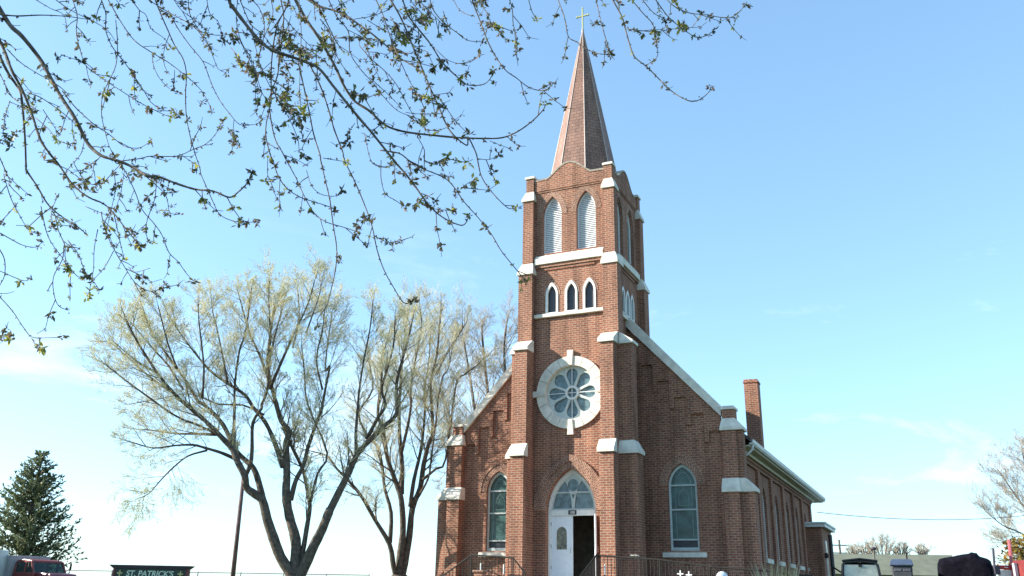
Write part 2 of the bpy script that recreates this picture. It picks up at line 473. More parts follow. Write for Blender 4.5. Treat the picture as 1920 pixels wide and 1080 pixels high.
# brick bands on the tower faces: corbelled parapet, corbel under the belfry sill
def face_maps():
    """the four tower faces as (map with d = distance out of the wall)"""
    return [(lambda u, v, d: (u, CF - d, v)), (lambda u, v, d: (H + d, CY + u, v)), (lambda u, v, d: (-H - d, CY - u, v)), (lambda u, v, d: (-u, CY + H + d, v))]
FM = face_maps()
def fbox(mb, fm, u0, u1, v0, v1, d0, d1):
    p = [(u0, v0), (u1, v0), (u1, v1), (u0, v1)]
    mb.add([fm(u, v, d) for d in (d0, d1) for u, v in p], [(0, 3, 2, 1), (4, 5, 6, 7), (0, 1, 5, 4), (1, 2, 6, 5), (2, 3, 7, 6), (3, 0, 4, 7)])
for i, fm in enumerate(FM):
    mb = MB()
    P = parapet(0, 1.555, 18.20, 18.82)
    mb.prism([(-1.555, 17.72), (1.555, 17.72)] + list(reversed(P)), [], lambda u, v, d, fm=fm: fm(u, v, d), -.02, .055)
    fbox(mb, fm, -1.555, 1.555, 17.64, 17.72, -.02, .03)
    fbox(mb, fm, -1.1, 1.1, 14.10, 14.22, -.02, .04); fbox(mb, fm, -1.52, 1.52, 14.22, 14.36, -.02, .085)
    build_each(mb, 'corbel_band', BRICK, CH)
    st = MB()
    fbox(st, fm, -1.5, 1.5, 14.36, 14.62, -.02, .15)
    st.add([fm(u, v, d) for u in (-1.5, 1.5) for v, d in ((14.623, -.02), (14.623, .10), (14.70, .10), (14.80, -.02))], [(0, 1, 2, 3), (4, 7, 6, 5), (0, 4, 5, 1), (1, 5, 6, 2), (2, 6, 7, 3), (3, 7, 4, 0)])
    st.build('belfry_sill', STONE, CH, bevel=.012)
    if i < 3:
        l = MB(); a, b = (-1.51, 1.51) if i == 0 else (-1.4, 1.4)
        fbox(l, fm, a, b, 12.06, 12.21, -.02, .13); l.build('lancet_sill', STONE, CH, bevel=.015)

# corner piers and buttresses
def cap_hip(fm, u0, u1, d0, d1, z0, z1, lip, e):
    """cap stone sloping on its outer end and both flanks"""
    m = MB()
    lo = [(u0 - e, -.08), (u1 + e, -.08), (u1 + e, d1), (u0 - e, d1)]; hi = [(u0 - .004, -.08), (u1 + .004, -.08), (u1 + .004, d0), (u0 - .004, d0)]
    m.add([fm(u, z0, d) for u, d in lo] + [fm(u, z0 + lip, d) for u, d in lo] + [fm(u, z1, d) for u, d in hi],
          [(3, 2, 1, 0), (0, 1, 5, 4), (1, 2, 6, 5), (2, 3, 7, 6), (3, 0, 4, 7), (4, 5, 9, 8), (5, 6, 10, 9), (6, 7, 11, 10), (7, 4, 8, 11), (8, 9, 10, 11)])
    return m
def wedge_out(fm, u0, u1, d0, d1, z0, z1, lip, back=-.1):
    """weathered cap stone: vertical nose, then a slope back to the wall above"""
    m = MB()
    prof = [(back, z0), (d1, z0), (d1, z0 + lip), (d0, z1), (back, z1)]
    n = len(prof)
    m.add([fm(u, z, d) for u in (u0, u1) for d, z in prof], [tuple(range(n)), tuple(n + k for k in reversed(range(n)))] + [(k, (k + 1) % n, n + (k + 1) % n, n + k) for k in range(n)])
    return m
def corner(sx, sy):
    def rect(i, o):
        xs_ = sorted((sx * i, sx * o)); ys_ = sorted((CY + sy * i, CY + sy * o)); return (*xs_, *ys_)
    def grow(r, e): return (r[0] - e, r[1] + e, r[2] - e, r[3] + e)
    zb = 10.5 if sy < 0 else 8.8
    p = MB(); p.box(*rect(1.52, 2.13), zb, 13.97); p.box(*rect(1.55, 2.02), 13.97, 17.3); p.box(*rect(1.58, 1.93), 17.3, 18.36)
    po_ = p.build('corner_pier', BRICK, CH)
    c = MB(); c.box(*grow(rect(1.52, 2.13), .06), 13.93, 14.06); c.frustum(grow(rect(1.52, 2.13), .06), grow(rect(1.55, 2.02), .012), 14.06, 14.44, 0, 0)
    c.build('cap_stone', STONE, po_, bevel=.012)
    c = MB(); c.box(*grow(rect(1.55, 2.02), .06), 17.27, 17.38); c.frustum(grow(rect(1.55, 2.02), .06), grow(rect(1.58, 1.93), .012), 17.38, 17.74, 0, 0)
    c.build('cap_stone', STONE, po_, bevel=.012)
    c = MB(); c.box(*grow(rect(1.58, 1.93), .05), 18.36, 18.46); c.frustum(grow(rect(1.58, 1.93), .05), grow(rect(1.63, 1.88), 0), 18.46, 18.52, 0, 0)
    c.build('cap_stone', STONE, po_, bevel=.01)
    if sy > 0: return
    # set-back buttresses: one on the front face, one on the side face
    for fm, s, pa, pb_ in ((FM[0], sx, .75, .95), (FM[1] if sx > 0 else FM[2], -1 if sx > 0 else 1, .80 if sx > 0 else .58, .92 if sx > 0 else .66)):
        u0, u1 = sorted((s * 1.5, s * 2.06))
        side = pa != .75; b = MB()
        fbox(b, fm, u0 - .09 * side, u1 + .09 * side, 1.1, 6.44, -.05, pb_); fbox(b, fm, u0 + .012, u1 - .012, 6.44, 10.62, -.05, pa)
        bo = b.build('buttress', BRICK, CH)
        (cap_hip(fm, u0, u1, pa + .005, pb_ + .07, 6.42, 6.92, .12, .15) if side else wedge_out(fm, u0 - .05, u1 + .05, pa + .005, pb_ + .09, 6.42, 6.92, .14, pa - .08)).build('cap_stone', STONE, bo, bevel=.012)
        (cap_hip(fm, u0, u1, .33, pa + .07, 10.6, 11.08, .12, .07) if side else wedge_out(fm, u0 - .05, u1 + .05, .34, pa + .08, 10.6, 11.08, .14, .2)).build('cap_stone', STONE, bo, bevel=.012)
for sx in (1, -1):
    for sy in (-1, 1): corner(sx, sy)

# brick arches on the tower, each over its own opening
def brick_arch(fm, *args):
    m = MB(); arch_band(m, fm, *args); return m.build('brick_arch', ARCHB, CH)
for wd in win3: brick_arch(FM[0], wd[0], wd[2], wd[3], .27, .02, .10, .012, -.05)
for wd in belf: brick_arch(FM[0], wd[0], wd[2], wd[3], .42, .003, .25, .012, -.05)
brick_arch(FM[0], door[0], door[2], door[3], door[4], .003, .24, .03, -.05)
brick_arch(FM[0], door[0], door[2] + .02, door[3], door[4], .243, .48, .075, -.05)
for q in sb: brick_arch(FM[1], q[0] - CY, q[2], q[3], .42, .003, .25, .012, -.05)
for q in s3: brick_arch(FM[1], q[0] - CY, q[2], q[3], .22, .02, .06, .012, -.05)

# belfry and lancet windows
def louvre_window(fm, c, z0, zs, za, h):
    fr = MB(); fr.prism(arch(c, z0, zs, za, h - .004), [arch(c, z0 + .04, zs, za - .07, h - .045)], fm, -.20, -.13)
    fo = fr.build('belfry_window', LOUVW, CH)
    lv = MB(); A = arch(0, z0, zs, za, h - .03, 16)
    def halfw(z):
        if z <= zs: return h - .03
        r = za - zs; hh = h - .03; Rr = (r * r + hh * hh) / (2 * hh)
        return max(0, hh - Rr + math.sqrt(max(0, Rr * Rr - (z - zs) ** 2)))
    z = z0 + .05
    while z < za - .1:
        hw = halfw(z + .05)
        if hw > .03:
            pr = [(-.15, z), (-.215, z + .08), (-.203, z + .09), (-.138, z + .01)]
            lv.add([fm(c + sgn * hw, zz, d) for sgn in (-1, 1) for d, zz in pr], [(0, 1, 2, 3), (7, 6, 5, 4), (0, 4, 5, 1), (1, 5, 6, 2), (2, 6, 7, 3), (3, 7, 4, 0)])
        z += .083
    lv.build('louvre', LOUVW, fo)
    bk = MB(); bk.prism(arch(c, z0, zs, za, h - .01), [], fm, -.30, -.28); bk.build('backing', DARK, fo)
def small_lancet(fm, c, z0, zs, za, h):
    fr = MB(); fr.prism(arch(c, z0 - .02, zs, za + .04, h + .025), [arch(c, z0 + .02, zs, za - .11, h - .065)], fm, -.06, .03)
    fo = fr.build('lancet_window', WHITE, CH, bevel=.008)
    pn = MB(); pn.prism(arch(c, z0 + .005, zs, za - .08, h - .03), [], fm, -.12, -.09); pn.build('pane', DGLASS, fo)
for wd in belf: louvre_window(FM[0], *wd)
for wd in win3: small_lancet(FM[0], *wd)
for q in sb:
    louvre_window(FM[1], q[0] - CY, *q[1:]); louvre_window(FM[2], -(q[0] - CY), *q[1:])
for q in s3:
    small_lancet(FM[1], q[0] - CY, *q[1:]); small_lancet(FM[2], -(q[0] - CY), *q[1:])

# rose window
rx, rz = ROSE
ro = MB()
NS = 16
for k in range(NS):
    a0, a1 = 2 * math.pi * k / NS + .006, 2 * math.pi * (k + 1) / NS - .006
    def ring(r, a_): return (rx + r * math.cos(a_), rz + r * math.sin(a_))
    pts = [ring(1.06, a0 + (a1 - a0) * j / 5) for j in range(6)] + [ring(1.43, a1 + (a0 - a1) * j / 5) for j in range(6)]
    ro.prism(pts, [], XZ, CF - .085, CF + .15)
for k in range(4):
    a_ = math.pi / 2 * k; ca, sa = math.cos(a_), math.sin(a_)
    kp = [(1.065, -.085), (1.66, -.125), (1.66, .125), (1.065, .085)]
    ro.prism([(rx + r * ca - t * sa, rz + r * sa + t * ca) for r, t in kp], [], XZ, CF - .13, CF + .1)
rwo = ro.build('rose_window', STONE, CH, bevel=.008)
hl = []
for k in range(8):
    th = math.pi / 4 * k + math.pi / 2
    pp = [(.29, .06), (.5, .155)] + [(.735 + .235 * math.cos(q), .235 * math.sin(q)) for q in [rad(105 - 210 * j / 14) for j in range(15)]] + [(.5, -.155), (.29, -.06)]
    hl.append([(rx + r * math.cos(th) - t * math.sin(th), rz + r * math.sin(th) + t * math.cos(th)) for r, t in pp])
hl.append(circle(rx, rz, .19, 24))
tr = MB(); tr.prism(circle(rx, rz, 1.075), hl, XZ, CF + .10, CF + .16); tr.build('tracery', TRAC, rwo, bevel=.008)
gl = MB(); gl.prism(circle(rx, rz, 1.07), [], XZ, CF + .175, CF + .19); gl.build('pane', ROSEG, rwo)
br_ = MB(); br_.box(rx - 1.05, rx + 1.05, CF + .092, CF + .099, rz - .014, rz + .014); br_.box(rx - .014, rx + .014, CF + .0925, CF + .0985, rz - 1.05, rz + 1.05); build_each(br_, 'glazing_bar', WHITE, rwo)
hub = MB()
for k in range(24):
    a0, a1 = 2 * math.pi * k / 24, 2 * math.pi * (k + 1) / 24
    v = [(rx + r * math.cos(q), d, rz + r * math.sin(q)) for d in (CF + .07, CF + .101) for r, q in ((.2, a0), (.27, a0), (.27, a1), (.2, a1))]
    hub.add(v, [(0, 1, 2, 3), (1, 5, 6, 2), (0, 3, 7, 4)])
hub.build('hub_ring', WHITE, rwo)

# entrance: arch frame, transom, fanlight, two leaves
dx, dz0, dzs, dza, dh = door
DP = CF + .22
ef = MB(); ef.prism(arch(dx, 1.1, dzs, dza, dh - .004, 14), [arch(dx, 1.16, dzs, dza - .17, dh - .11, 14)], XZ, DP, DP + .12)
efo = ef.build('entrance_frame', WHITE, CH, bevel=.008)
t_ = MB(); t_.box(dx - .885, dx + .885, DP - .03, DP + .1, 4.29, 4.50); t_.build('transom', WHITE, efo, bevel=.01)
bh = dh - .125; bza = dza - .19; br2 = bza - dzs; bR = (br2 * br2 + bh * bh) / (2 * bh)
bigw = lambda z: bh if z <= dzs else max(0, bh - bR + math.sqrt(max(0, bR * bR - (z - dzs) ** 2)))
def light(s, za0, za1, n=12):
    sc, sh, szs, sza = .435, .375, 4.62, 5.72; r_ = sza - szs; sR = (r_ * r_ + sh * sh) / (2 * sh)
    sm = lambda z: sh if z <= szs else max(0, sh - sR + math.sqrt(max(0, sR * sR - (z - szs) ** 2)))
    L_, R_ = [], []
    for k in range(n + 1):
        z = za0 + (za1 - za0) * k / n
        inn = sc - sm(z); outr = min(sc + sm(z), bigw(z) - .05)
        if outr - inn < .015: break
        L_.append((inn, z)); R_.append((outr, z))
    pts = L_ + list(reversed(R_))
    return [(dx + s * u, v) for u, v in pts]
fh = [circle(dx, 5.42, .225, 24)] + [light(s, *q) for s in (-1, 1) for q in ((4.56, 5.12), (5.18, 5.62))] + [[(dx - .075, 5.08), (dx + .075, 5.08), (dx, 4.90)]]
fa = MB(); fa.prism(arch(dx, 4.503, 4.504, dza - .15, .885, 14), fh, XZ, DP + .05, DP + .09); fa.build('fanlight', TRAC, efo, bevel=.006)
fg = MB(); fg.prism(arch(dx, 4.505, 4.506, dza - .16, .88, 14), [], XZ, DP + .10, DP + .11); fg.build('pane', ROSEG, efo)
pl = MB(); pl.box(dx - .16, dx + .16, DP - .055, DP - .033, 4.33, 4.49); plo = pl.build('number_plate', IRON, CH, bevel=.005)
text_mesh('plate_number', '188', .15, WHITE, plo, (dx, DP - .058, 4.355), (math.pi / 2, 0, 0))

def door_leaf(hinge_x, sgn, ang):
    """leaf with an arched-top pane; sgn +1 extends to +x when closed; ang opens outwards"""
    ca, sa = math.cos(ang), math.sin(ang)
    def mp(u, v, d): # u along leaf, d into the building
        return (hinge_x + sgn * (u * ca) + sgn * d * sa, DP + .03 - u * sa + d * ca, v)
    L_ = .868
    pane = [(.22, 3.08)] + [(.43 + .21 * math.cos(q), 3.66 + .24 * math.sin(q)) for q in [math.pi - math.pi * k / 12 for k in range(13)]] + [(.64, 3.08)]
    d_ = MB(); d_.prism([(.004, 2.0), (L_, 2.0), (L_, 4.285), (.004, 4.285)], [pane], mp, 0, .05)
    do = d_.build('door', DOORW, CH, bevel=.004)
    pf = MB(); out = [(.43 + (u - .43) * 1.1, 3.5 + (v - 3.5) * 1.06) for u, v in pane]
    pf.prism(out, [pane], mp, -.014, .0); pf.build('pane_trim', DOORW, do)
    pg = MB(); pg.prism(pane, [], mp, .02, .03); pg.build('pane', STAIN, do)
    hg = MB()
    for z in (2.45, 3.2, 4.0):
        hg.tube([mp(-.0, z - .06, -.008), mp(-.0, z + .06, -.008)], .014, 6)
    build_each(hg, 'hinge', IRON, do)
    hd = MB(); hd.tube([mp(L_ - .07, 2.95, -.05), mp(L_ - .07, 3.15, -.05)], .012, 6); hd.tube([mp(L_ - .07, 2.97, 0), mp(L_ - .07, 2.97, -.05)], .009, 6); hd.tube([mp(L_ - .07, 3.13, 0), mp(L_ - .07, 3.13, -.05)], .009, 6)
    hd.build('handle', METAL, do)
STAIN = mat('door_pane', (.13, .12, .08), .2, .6, .45, 7, detail=3)
door_leaf(dx - .885, 1, 0)
door_leaf(dx + .885, -1, rad(112))
fl2 = MB(); fl2.box(-1.46, 1.46, CF + .005, CY + H - .35, 1.9, 2.0); fl2.build('porch_floor', CONC, CH)
iw = MB(); iw.box(-1.47, 1.47, 1.75, 1.8, 2.0, 8.6); iw.box(-1.47, 1.47, CF + .345, 1.75, 6.3, 6.4); iw.build('vestibule_wall', mat('vestibule', (.26, .22, .17), .9), CH)

# spire
sp = MB(); zb, zt, r0 = 17.9, 26.75, 1.67
V8 = [(r0 * math.cos(rad(22.5 + 45 * k)), CY + r0 * math.sin(rad(22.5 + 45 * k))) for k in range(8)]
for k in range(8):
    p, q = V8[k], V8[(k + 1) % 8]
    n_ = 12
    for j in range(n_):
        t0, t1 = j / n_, (j + 1) / n_
        f_ = lambda P, t: (P[0] * (1 - t), CY + (P[1] - CY) * (1 - t), zb + (zt - zb) * t)
        L0 = math.dist(p, q); 
        uvs = [(-L0 / 2 * (1 - t0) + k * 3, t0 * 9.05), (L0 / 2 * (1 - t0) + k * 3, t0 * 9.05), (L0 / 2 * (1 - t1) + k * 3, t1 * 9.05), (-L0 / 2 * (1 - t1) + k * 3, t1 * 9.05)]
        sp.add([f_(p, t0), f_(q, t0), f_(q, t1), f_(p, t1)], [(0, 1, 2, 3)], [uvs])
spo = sp.build('spire', SHING, CH, fix=False)
rc = MB()
for k in range(8):
    rc.tube([(V8[k][0], V8[k][1], zb), (0, CY, zt + .02)], [.026, .016], 5)
rc.build('ridge_cap', METAL, spo)
ck = MB(); ck.lathe((0, CY, 26.55), [(.055, 0), (.06, .12), (.035, .2), (.02, .25)], 10); ck.build('finial', METAL, spo)
cr = MB(); cr.box(-.032, .032, CY - .03, CY + .03, 26.7, 27.88); cr.box(-.27, -.033, CY - .029, CY + .029, 27.43, 27.50); cr.box(.033, .27, CY - .029, CY + .029, 27.43, 27.50)
for q in ((-.29, 27.465), (.29, 27.465), (0, 27.9)): cr.box(q[0] - .028, q[0] + .028, CY - .038, CY + .038, q[1] - .05, q[1] + .05)
cr.build('cross', GOLD, spo, bevel=.01)
tf = MB(); tf.box(-1.45, 1.45, CF + .36, CY + H - .36, 17.85, 17.95); tf.build('spire_deck', ROOF, CH)

# nave gable wall
GY = .3
nwin = (3.82, 3.1, 5.45, 6.27, .55)
gp = [(-5.75, 1.1), (-1.4, 1.1), (-1.4, 6.25), (1.4, 6.25), (1.4, 1.1), (5.75, 1.1), (5.75, 7.6), (5.45, 7.8), (0, 13.75), (-5.45, 7.8), (-5.75, 7.6)]
gw = MB(); gw.prism(gp, [arch(nwin[0], *nwin[1:]), arch(-nwin[0], *nwin[1:])], XZ, GY, GY + .35); gw.build('gable_wall', BRICK, CH)
for s in (1, -1):
    cp = MB(); q = [(5.46, 7.93), (5.46, 8.33), (1.80, 12.38), (1.80, 11.86)]
    cp.prism([(s * u, v) for u, v in q], [], XZ, GY - .19, GY + .46); cp.build('gable_coping', STONE, CH)
    # corbelled brick steps under the coping
    st = MB(); nst = 5; u_hi, u_lo = 2.2, 5.42
    for k in range(nst):
        ua = u_lo - (u_lo - u_hi) * k / nst; ub = u_lo - (u_lo - u_hi) * (k + 1) / nst
        top = lambda u: 8.0 + (5.45 - u) * 1.075
        zlow = top(ua) - .62
        A = [(ua, zlow), (ub + .0, zlow), (ub, top(ub)), (ua, top(ua))]
        st.prism([(s * u, v) for u, v in A], [], XZ, GY - .085, GY + .05)
        tooth = [(ub + .17, zlow - .42), (ub + .003, zlow - .42), (ub + .003, zlow), (ub + .17, zlow)]
        st.prism([(s * u, v) for u, v in tooth], [], XZ, GY - .082, GY + .05)
    build_each(st, 'corbel_step', BRICK, CH)
    X = lambda a_, b_: (a_, b_) if s > 0 else (-b_, -a_)
    p = MB(); p.box(*X(5.44, 6.0), -.12, .66, 1.1, 5.15); p.box(*X(5.45, 5.99), 0, .66, 5.15, 7.4); p.box(*X(5.50, 5.95), .06, .6, 7.4, 8.16)
    p.box(*X(6.0, 6.52), .06, .6, 1.1, 5.15); p.box(*X(5.99, 6.20), .07, .59, 5.15, 7.38)
    po_ = p.build('corner_pier', BRICK, CH)
    def ramp(x0, x1, yf0, yf1, z0, z1, lip, xo0, xo1):
        """cap with sloping front and outer side"""
        m = MB(); m.frustum((*X(x0, xo0), yf0, .68), (*X(x0, xo0), yf0, .68), z0, z0 + lip, 0, 0)
        m.frustum((*X(x0, xo0), yf0, .68), (*X(x0 + .02, xo1), yf1, .67), z0 + lip, z1, 0, 0); return m
    ramp(5.38, 6, -.18, -.008, 5.12, 5.63, .13, 6.06, 6.0).build('cap_stone', STONE, po_, bevel=.012)
    m = MB(); m.frustum((*X(5.9, 6.6), .0, .64), (*X(5.9, 6.6), .0, .64), 5.124, 5.25, 0, 0); m.frustum((*X(5.9, 6.6), .0, .64), (*X(5.9, 6.22), .04, .62), 5.25, 5.626, 0, 0); m.build('cap_stone', STONE, po_, bevel=.012)
    m = MB(); m.frustum((*X(5.40, 6.27), -.06, .70), (*X(5.40, 6.27), -.06, .70), 7.37, 7.48, 0, 0); m.frustum((*X(5.40, 6.27), -.06, .70), (*X(5.49, 5.96), .05, .61), 7.48, 7.83, 0, 0); m.build('cap_stone', STONE, po_, bevel=.012)
    m = MB(); m.box(*X(5.46, 6.0), .02, .64, 8.16, 8.25); m.frustum((*X(5.46, 6.0), .02, .64), (*X(5.53, 5.93), .1, .56), 8.25, 8.31, 0, 0); m.build('cap_stone', STONE, po_, bevel=.01)
    # tall nave window
    c = s * nwin[0]; z0, zs, za, h = nwin[1:]
    mpw = lambda u, v, d: (u, GY - d, v)
    for w0, w1, dd in ((.003, .13, .02), (.133, .25, .024), (.253, .34, .05)): brick_arch(mpw, c, zs, za, h, w0, w1, dd, -.05)
    wf = MB(); wf.prism(arch(c, z0, zs, za, h - .004, 12), [arch(c, z0 + .12, zs, za - .13, h - .085, 12)], XZ, GY + .10, GY + .17)
    wo = wf.build('nave_window', TRAC, CH, bevel=.006)
    b = MB()
    for zz in (5.47, 4.58, 3.50): b.box(c - h + .086, c + h - .086, GY + .115, GY + .165, zz - .028, zz + .028)
    build_each(b, 'glazing_bar', TRAC, wo)
    pn = MB(); pn.prism(arch(c, 3.50, zs, za - .1, h - .06, 12), [], XZ, GY + .172, GY + .182); pn.build('pane', TEAL, wo)
    ld = MB()
    for uu in (-.31, .31): ld.box(c + uu - .014, c + uu + .014, GY + .16, GY + .1715, 3.56, 4.53); ld.box(c + uu - .014, c + uu + .014, GY + .16, GY + .1715, 4.63, 5.42)
    ld.prism(arch(c, 4.72, 5.0, 5.36, .2, 8), [arch(c, 4.74, 5.0, 5.33, .178, 8)], XZ, GY + .161, GY + .1712)
    ld.prism(arch(c, 5.51, 5.512, 5.98, .3, 8), [arch(c, 5.535, 5.54, 5.95, .265, 8)], XZ, GY + .161, GY + .1712)
    for uu, vv in ((-.2, 5.72), (.2, 5.72), (0, 5.86), (-.1, 5.95), (.1, 5.95)): ld.prism(circle(c + uu, vv, .022, 8), [], XZ, GY + .158, GY + .1708)
    build_each(ld, 'leading', LEAD, wo)
    pn = MB(); pn.box(c - h + .06, c + h - .06, GY + .172, GY + .183, 3.2, 3.495); pn.build('vent_pane', DGLASS, wo)
    sl = MB(); sl.box(c - .82, c + .82, GY - .10, GY + .2, 2.86, 3.04); sl.box(c - h + .004, c + h - .004, GY + .02, GY + .2, 3.043, 3.10); sl.build('sill', STONE, wo, bevel=.012)

# nave side walls, windows, pilasters, eaves
wy = [3.35, 6.5, 9.66, 12.82, 15.98, 19.14]
for s in (1, -1):
    sw = MB(); x0, x1 = (5.42, 5.75) if s > 0 else (-5.75, -5.42)
    sw.prism([(GY + .353, 1.1), (21.5, 1.1), (21.5, 6.9), (GY + .353, 6.9)], [arch(y, 3.1, 5.3, 6.0, .45) for y in wy], YZ, x0, x1); sw.build('nave_wall', BRICK, CH)
    so = lambda u, v, d: (s * (5.75 + d), u, v)
    pb = MB()
    for y in [1.78, 4.93, 8.08, 11.24, 14.4, 17.56, 20.9]:
        fbox(pb, so, y - .25, y + .25, 1.1, 6.5, -.05, .12)
    fbox(pb, so, GY + .36, 21.45, 6.5, 6.62, -.05, .10); fbox(pb, so, GY + .36, 21.45, 6.62, 6.86, -.05, .15)
    build_each(pb, 'pilaster', BRICK, CH)
    if s > 0:
        for y in wy:
            wf = MB(); wf.prism(arch(y, 3.1, 5.3, 6.0, .446), [arch(y, 3.2, 5.3, 5.87, .37)], so, -.18, -.11); wo = wf.build('nave_window', WHITE, CH)
            pn = MB(); pn.prism(arch(y, 3.15, 5.3, 5.93, .4), [], so, -.21, -.2); pn.build('pane', TEAL, wo)
            b = MB()
            for zz in (5.32, 4.5, 3.5): fbox(b, so, y - .368, y + .368, zz - .025, zz + .025, -.19, -.12)
            build_each(b, 'glazing_bar', TRAC, wo)
            sl = MB(); fbox(sl, so, y - .72, y + .72, 2.86, 3.04, -.2, .10); fbox(sl, so, y - .44, y + .44, 3.043, 3.10, -.2, -.02); sl.build('sill', STONE, wo, bevel=.012)
rf = MB()
ZR, ZE, XE = 12.15, 7.18, 6.36
for s in (1, -1):
    q = [(0, ZR), (s * XE, ZE), (s * XE, ZE - .14), (0, ZR - .14)]
    rf.prism(q, [], XZ, GY + .47, 23.4)
rfo = rf.build('roof', ROOF, CH)
for s in (1, -1):
    X = lambda a_, b_: (a_, b_) if s > 0 else (-b_, -a_)
    so_ = MB(); so_.box(*X(5.62, 6.30), GY + .48, 23.35, 6.87, 6.92); so_.box(*X(5.90, 6.02), GY + .48, 21.6, 6.74, 6.865); so_.build('soffit', CREAM, CH)
    gu = MB(); prof = [(6.303, 6.92), (6.40, 6.93), (6.45, 7.0), (6.47, 7.12), (6.44, 7.12), (6.41, 7.02), (6.303, 7.0)]
    gu.prism([(s * u, v) for u, v in prof], [], XZ, GY + .50, 23.42); gu.build('gutter', GUTT, CH)
ds = MB(); ds.tube([(6.38, 1.0, 6.95), (6.38, 1.0, 6.80), (6.30, .98, 6.70), (5.98, .92, 6.45), (5.90, .92, 6.3), (5.90, .92, 1.2)], .05, 8); ds.build('downspout', GUTT, CH, smooth=True)
bk = MB(); bk.prism([(-5.75, 1.1), (5.75, 1.1), (5.75, 7.4), (0, 11.95), (-5.75, 7.4)], [], XZ, 21.5, 21.85); bk.build('rear_wall', BRICK, CH)
chm = MB(); chm.box(4.95, 5.57, 8.0, 8.62, 6.9, 10.92); chm.box(4.92, 5.60, 7.97, 8.65, 10.92, 11.0); chm.box(4.95, 5.30, 8.0, 8.62, 11.0, 11.09); chm.box(5.303, 5.56, 8.01, 8.61, 11.0, 11.075)
chm.build('chimney', BRICK, CH)
ax = MB(); ax.box(5.752, 6.62, 18.5, 23.0, 1.1, 5.14); axo = ax.build('annex', BRICK, CH)
ac = MB(); ac.box(5.753, 6.84, 18.28, 23.2, 5.142, 5.30); ac.box(5.753, 6.90, 18.22, 23.26, 5.303, 5.40); ac.build('cornice', WHITE, axo, bevel=.01)
aw = MB(); aw.box(6.60, 6.64, 19.6, 20.3, 2.6, 4.5); awo = aw.build('annex_window', WHITE, axo); 
ap = MB(); ap.box(6.641, 6.65, 19.7, 20.2, 2.7, 4.4); ap.build('annex_pane', TEAL, axo)
lt = MB(); lt.lathe((6.7, 18.95, 3.55), [(.03, 0), (.11, .05), (.12, .2), (.05, .28)], 10); lt.build('wall_lamp', IRON, axo)

# ------------------------------------------------------------------ entrance steps and railings
LZ = 1.9
es = thing('entrance_steps', (0, -2.6, 1.0), 'concrete landing and steps before the white church doors', 'steps')
m = MB(); m.box(-3.35, 1.7, -3.1, -2.45, 1.0, LZ); m.box(-1.45, 1.45, -2.447, CF - .003, 1.0, LZ - .004); m.build('landing', CONC, es)
for k in range(5):
    m = MB(); m.box(-1.5, 1.62, -3.103 - .3 * (k + 1), -3.103 - .3 * k, .95, LZ - .155 * (k + 1)); m.build('step', CONC, es)
rm = thing('access_ramp', (5, -3, 1.0), 'concrete access ramp along the right half of the church front', 'ramp')
m = MB(); q = [(1.703, 1.0), (8.6, 1.0), (8.6, 1.42), (3.2, LZ - .02), (1.703, LZ)]; m.prism(q, [], XZ, -3.1, -2.0); m.build('slab', CONC, rm)

def railing(line, base, label, spacing=.125):
    """iron rail along a polyline with posts and pickets standing between it and the base heights"""
    t = thing('iron_railing', (line[0][0], line[0][1], base[0]), label, 'railing', 'iron railings before the church')
    m = MB(); m.tube(line, .031, 6); m.build('top_rail', IRON, t)
    lo = [(p[0], p[1], b + .12) for p, b in zip(line, base)]
    m = MB(); m.tube(lo, .016, 6); m.build('bottom_rail', IRON, t)
    pk = MB(); n_tot = 0
    for (p, b0), (q, b1) in zip(zip(line, base), zip(line[1:], base[1:])):
        L = math.dist(p[:2], q[:2]); n = max(1, int(L / spacing))
        for i in range(n):
            f = (i + .5) / n
            x, y = p[0] + (q[0] - p[0]) * f, p[1] + (q[1] - p[1]) * f
            zt_, zb_ = p[2] + (q[2] - p[2]) * f, b0 + (b1 - b0) * f + .12
            pk.tube([(x, y, zb_), (x, y, zt_)], .0135, 4, caps=False)
    build_each(pk, 'picket', IRON, t)
    for p, b in zip(line, base):
        m = MB(); m.tube([(p[0], p[1] + .001, b - .03), (p[0], p[1] + .001, p[2] + .02)], .028, 6); m.build('post', IRON, t)
    return t
railing([(-4.5, -3.0, 2.03), (-3.27, -3.0, 2.81), (-1.58, -3.0, 2.72), (-1.1, -3.0, 2.18)], [1.12, LZ, LZ, 1.3], 'iron railing with a sloping left end under the left arched window')
railing([(1.6, -5.1, 1.86), (1.6, -3.02, 2.83)], [1.12, LZ], 'sloping iron stair rail beside the open church door')
railing([(1.66, -3.0, 2.80), (3.8, -3.0, 2.67), (5.45, -3.0, 2.46), (7.0, -3.0, 2.36), (8.6, -3.0, 2.2)], [LZ, LZ - .06, 1.76, 1.58, 1.42], 'long iron ramp railing below the right arched window')

def stake(x, y, top, kind, label):
    gz = ground_z(x, y)
    t = thing('garden_stake', (x, y, gz), label, 'garden stake', 'white markers before the railings')
    m = MB(); m.tube([(x, y, gz - .1), (x, y, top - .3)], .012, 5); m.build('rod', IRON, t)
    m = MB()
    if kind == 'bar': m.tube([(x, y, top - .33), (x, y, top - .02), (x, y, top)], [.024, .024, .012], 8)
    else:
        m.box(x - .018, x + .018, y - .018, y + .018, top - .32, top); m.box(x - .1, x - .0185, y - .017, y + .017, top - .13, top - .09); m.box(x + .0185, x + .1, y - .017, y + .017, top - .13, top - .09)
    m.build('marker', WHITE, t)
stake(-2.72, -3.3, 2.52, 'bar', 'white bar marker below the left arched window sill, left of the brick pier')
stake(-1.80, -3.3, 2.48, 'bar', 'white bar marker right of the brick pier, near the left tower buttress')
stake(1.98, -3.3, 2.50, 'bar', 'white bar marker behind the rails just right of the open door')
stake(4.56, -3.3, 2.33, 'cross', 'taller white cross marker below the right arched window')
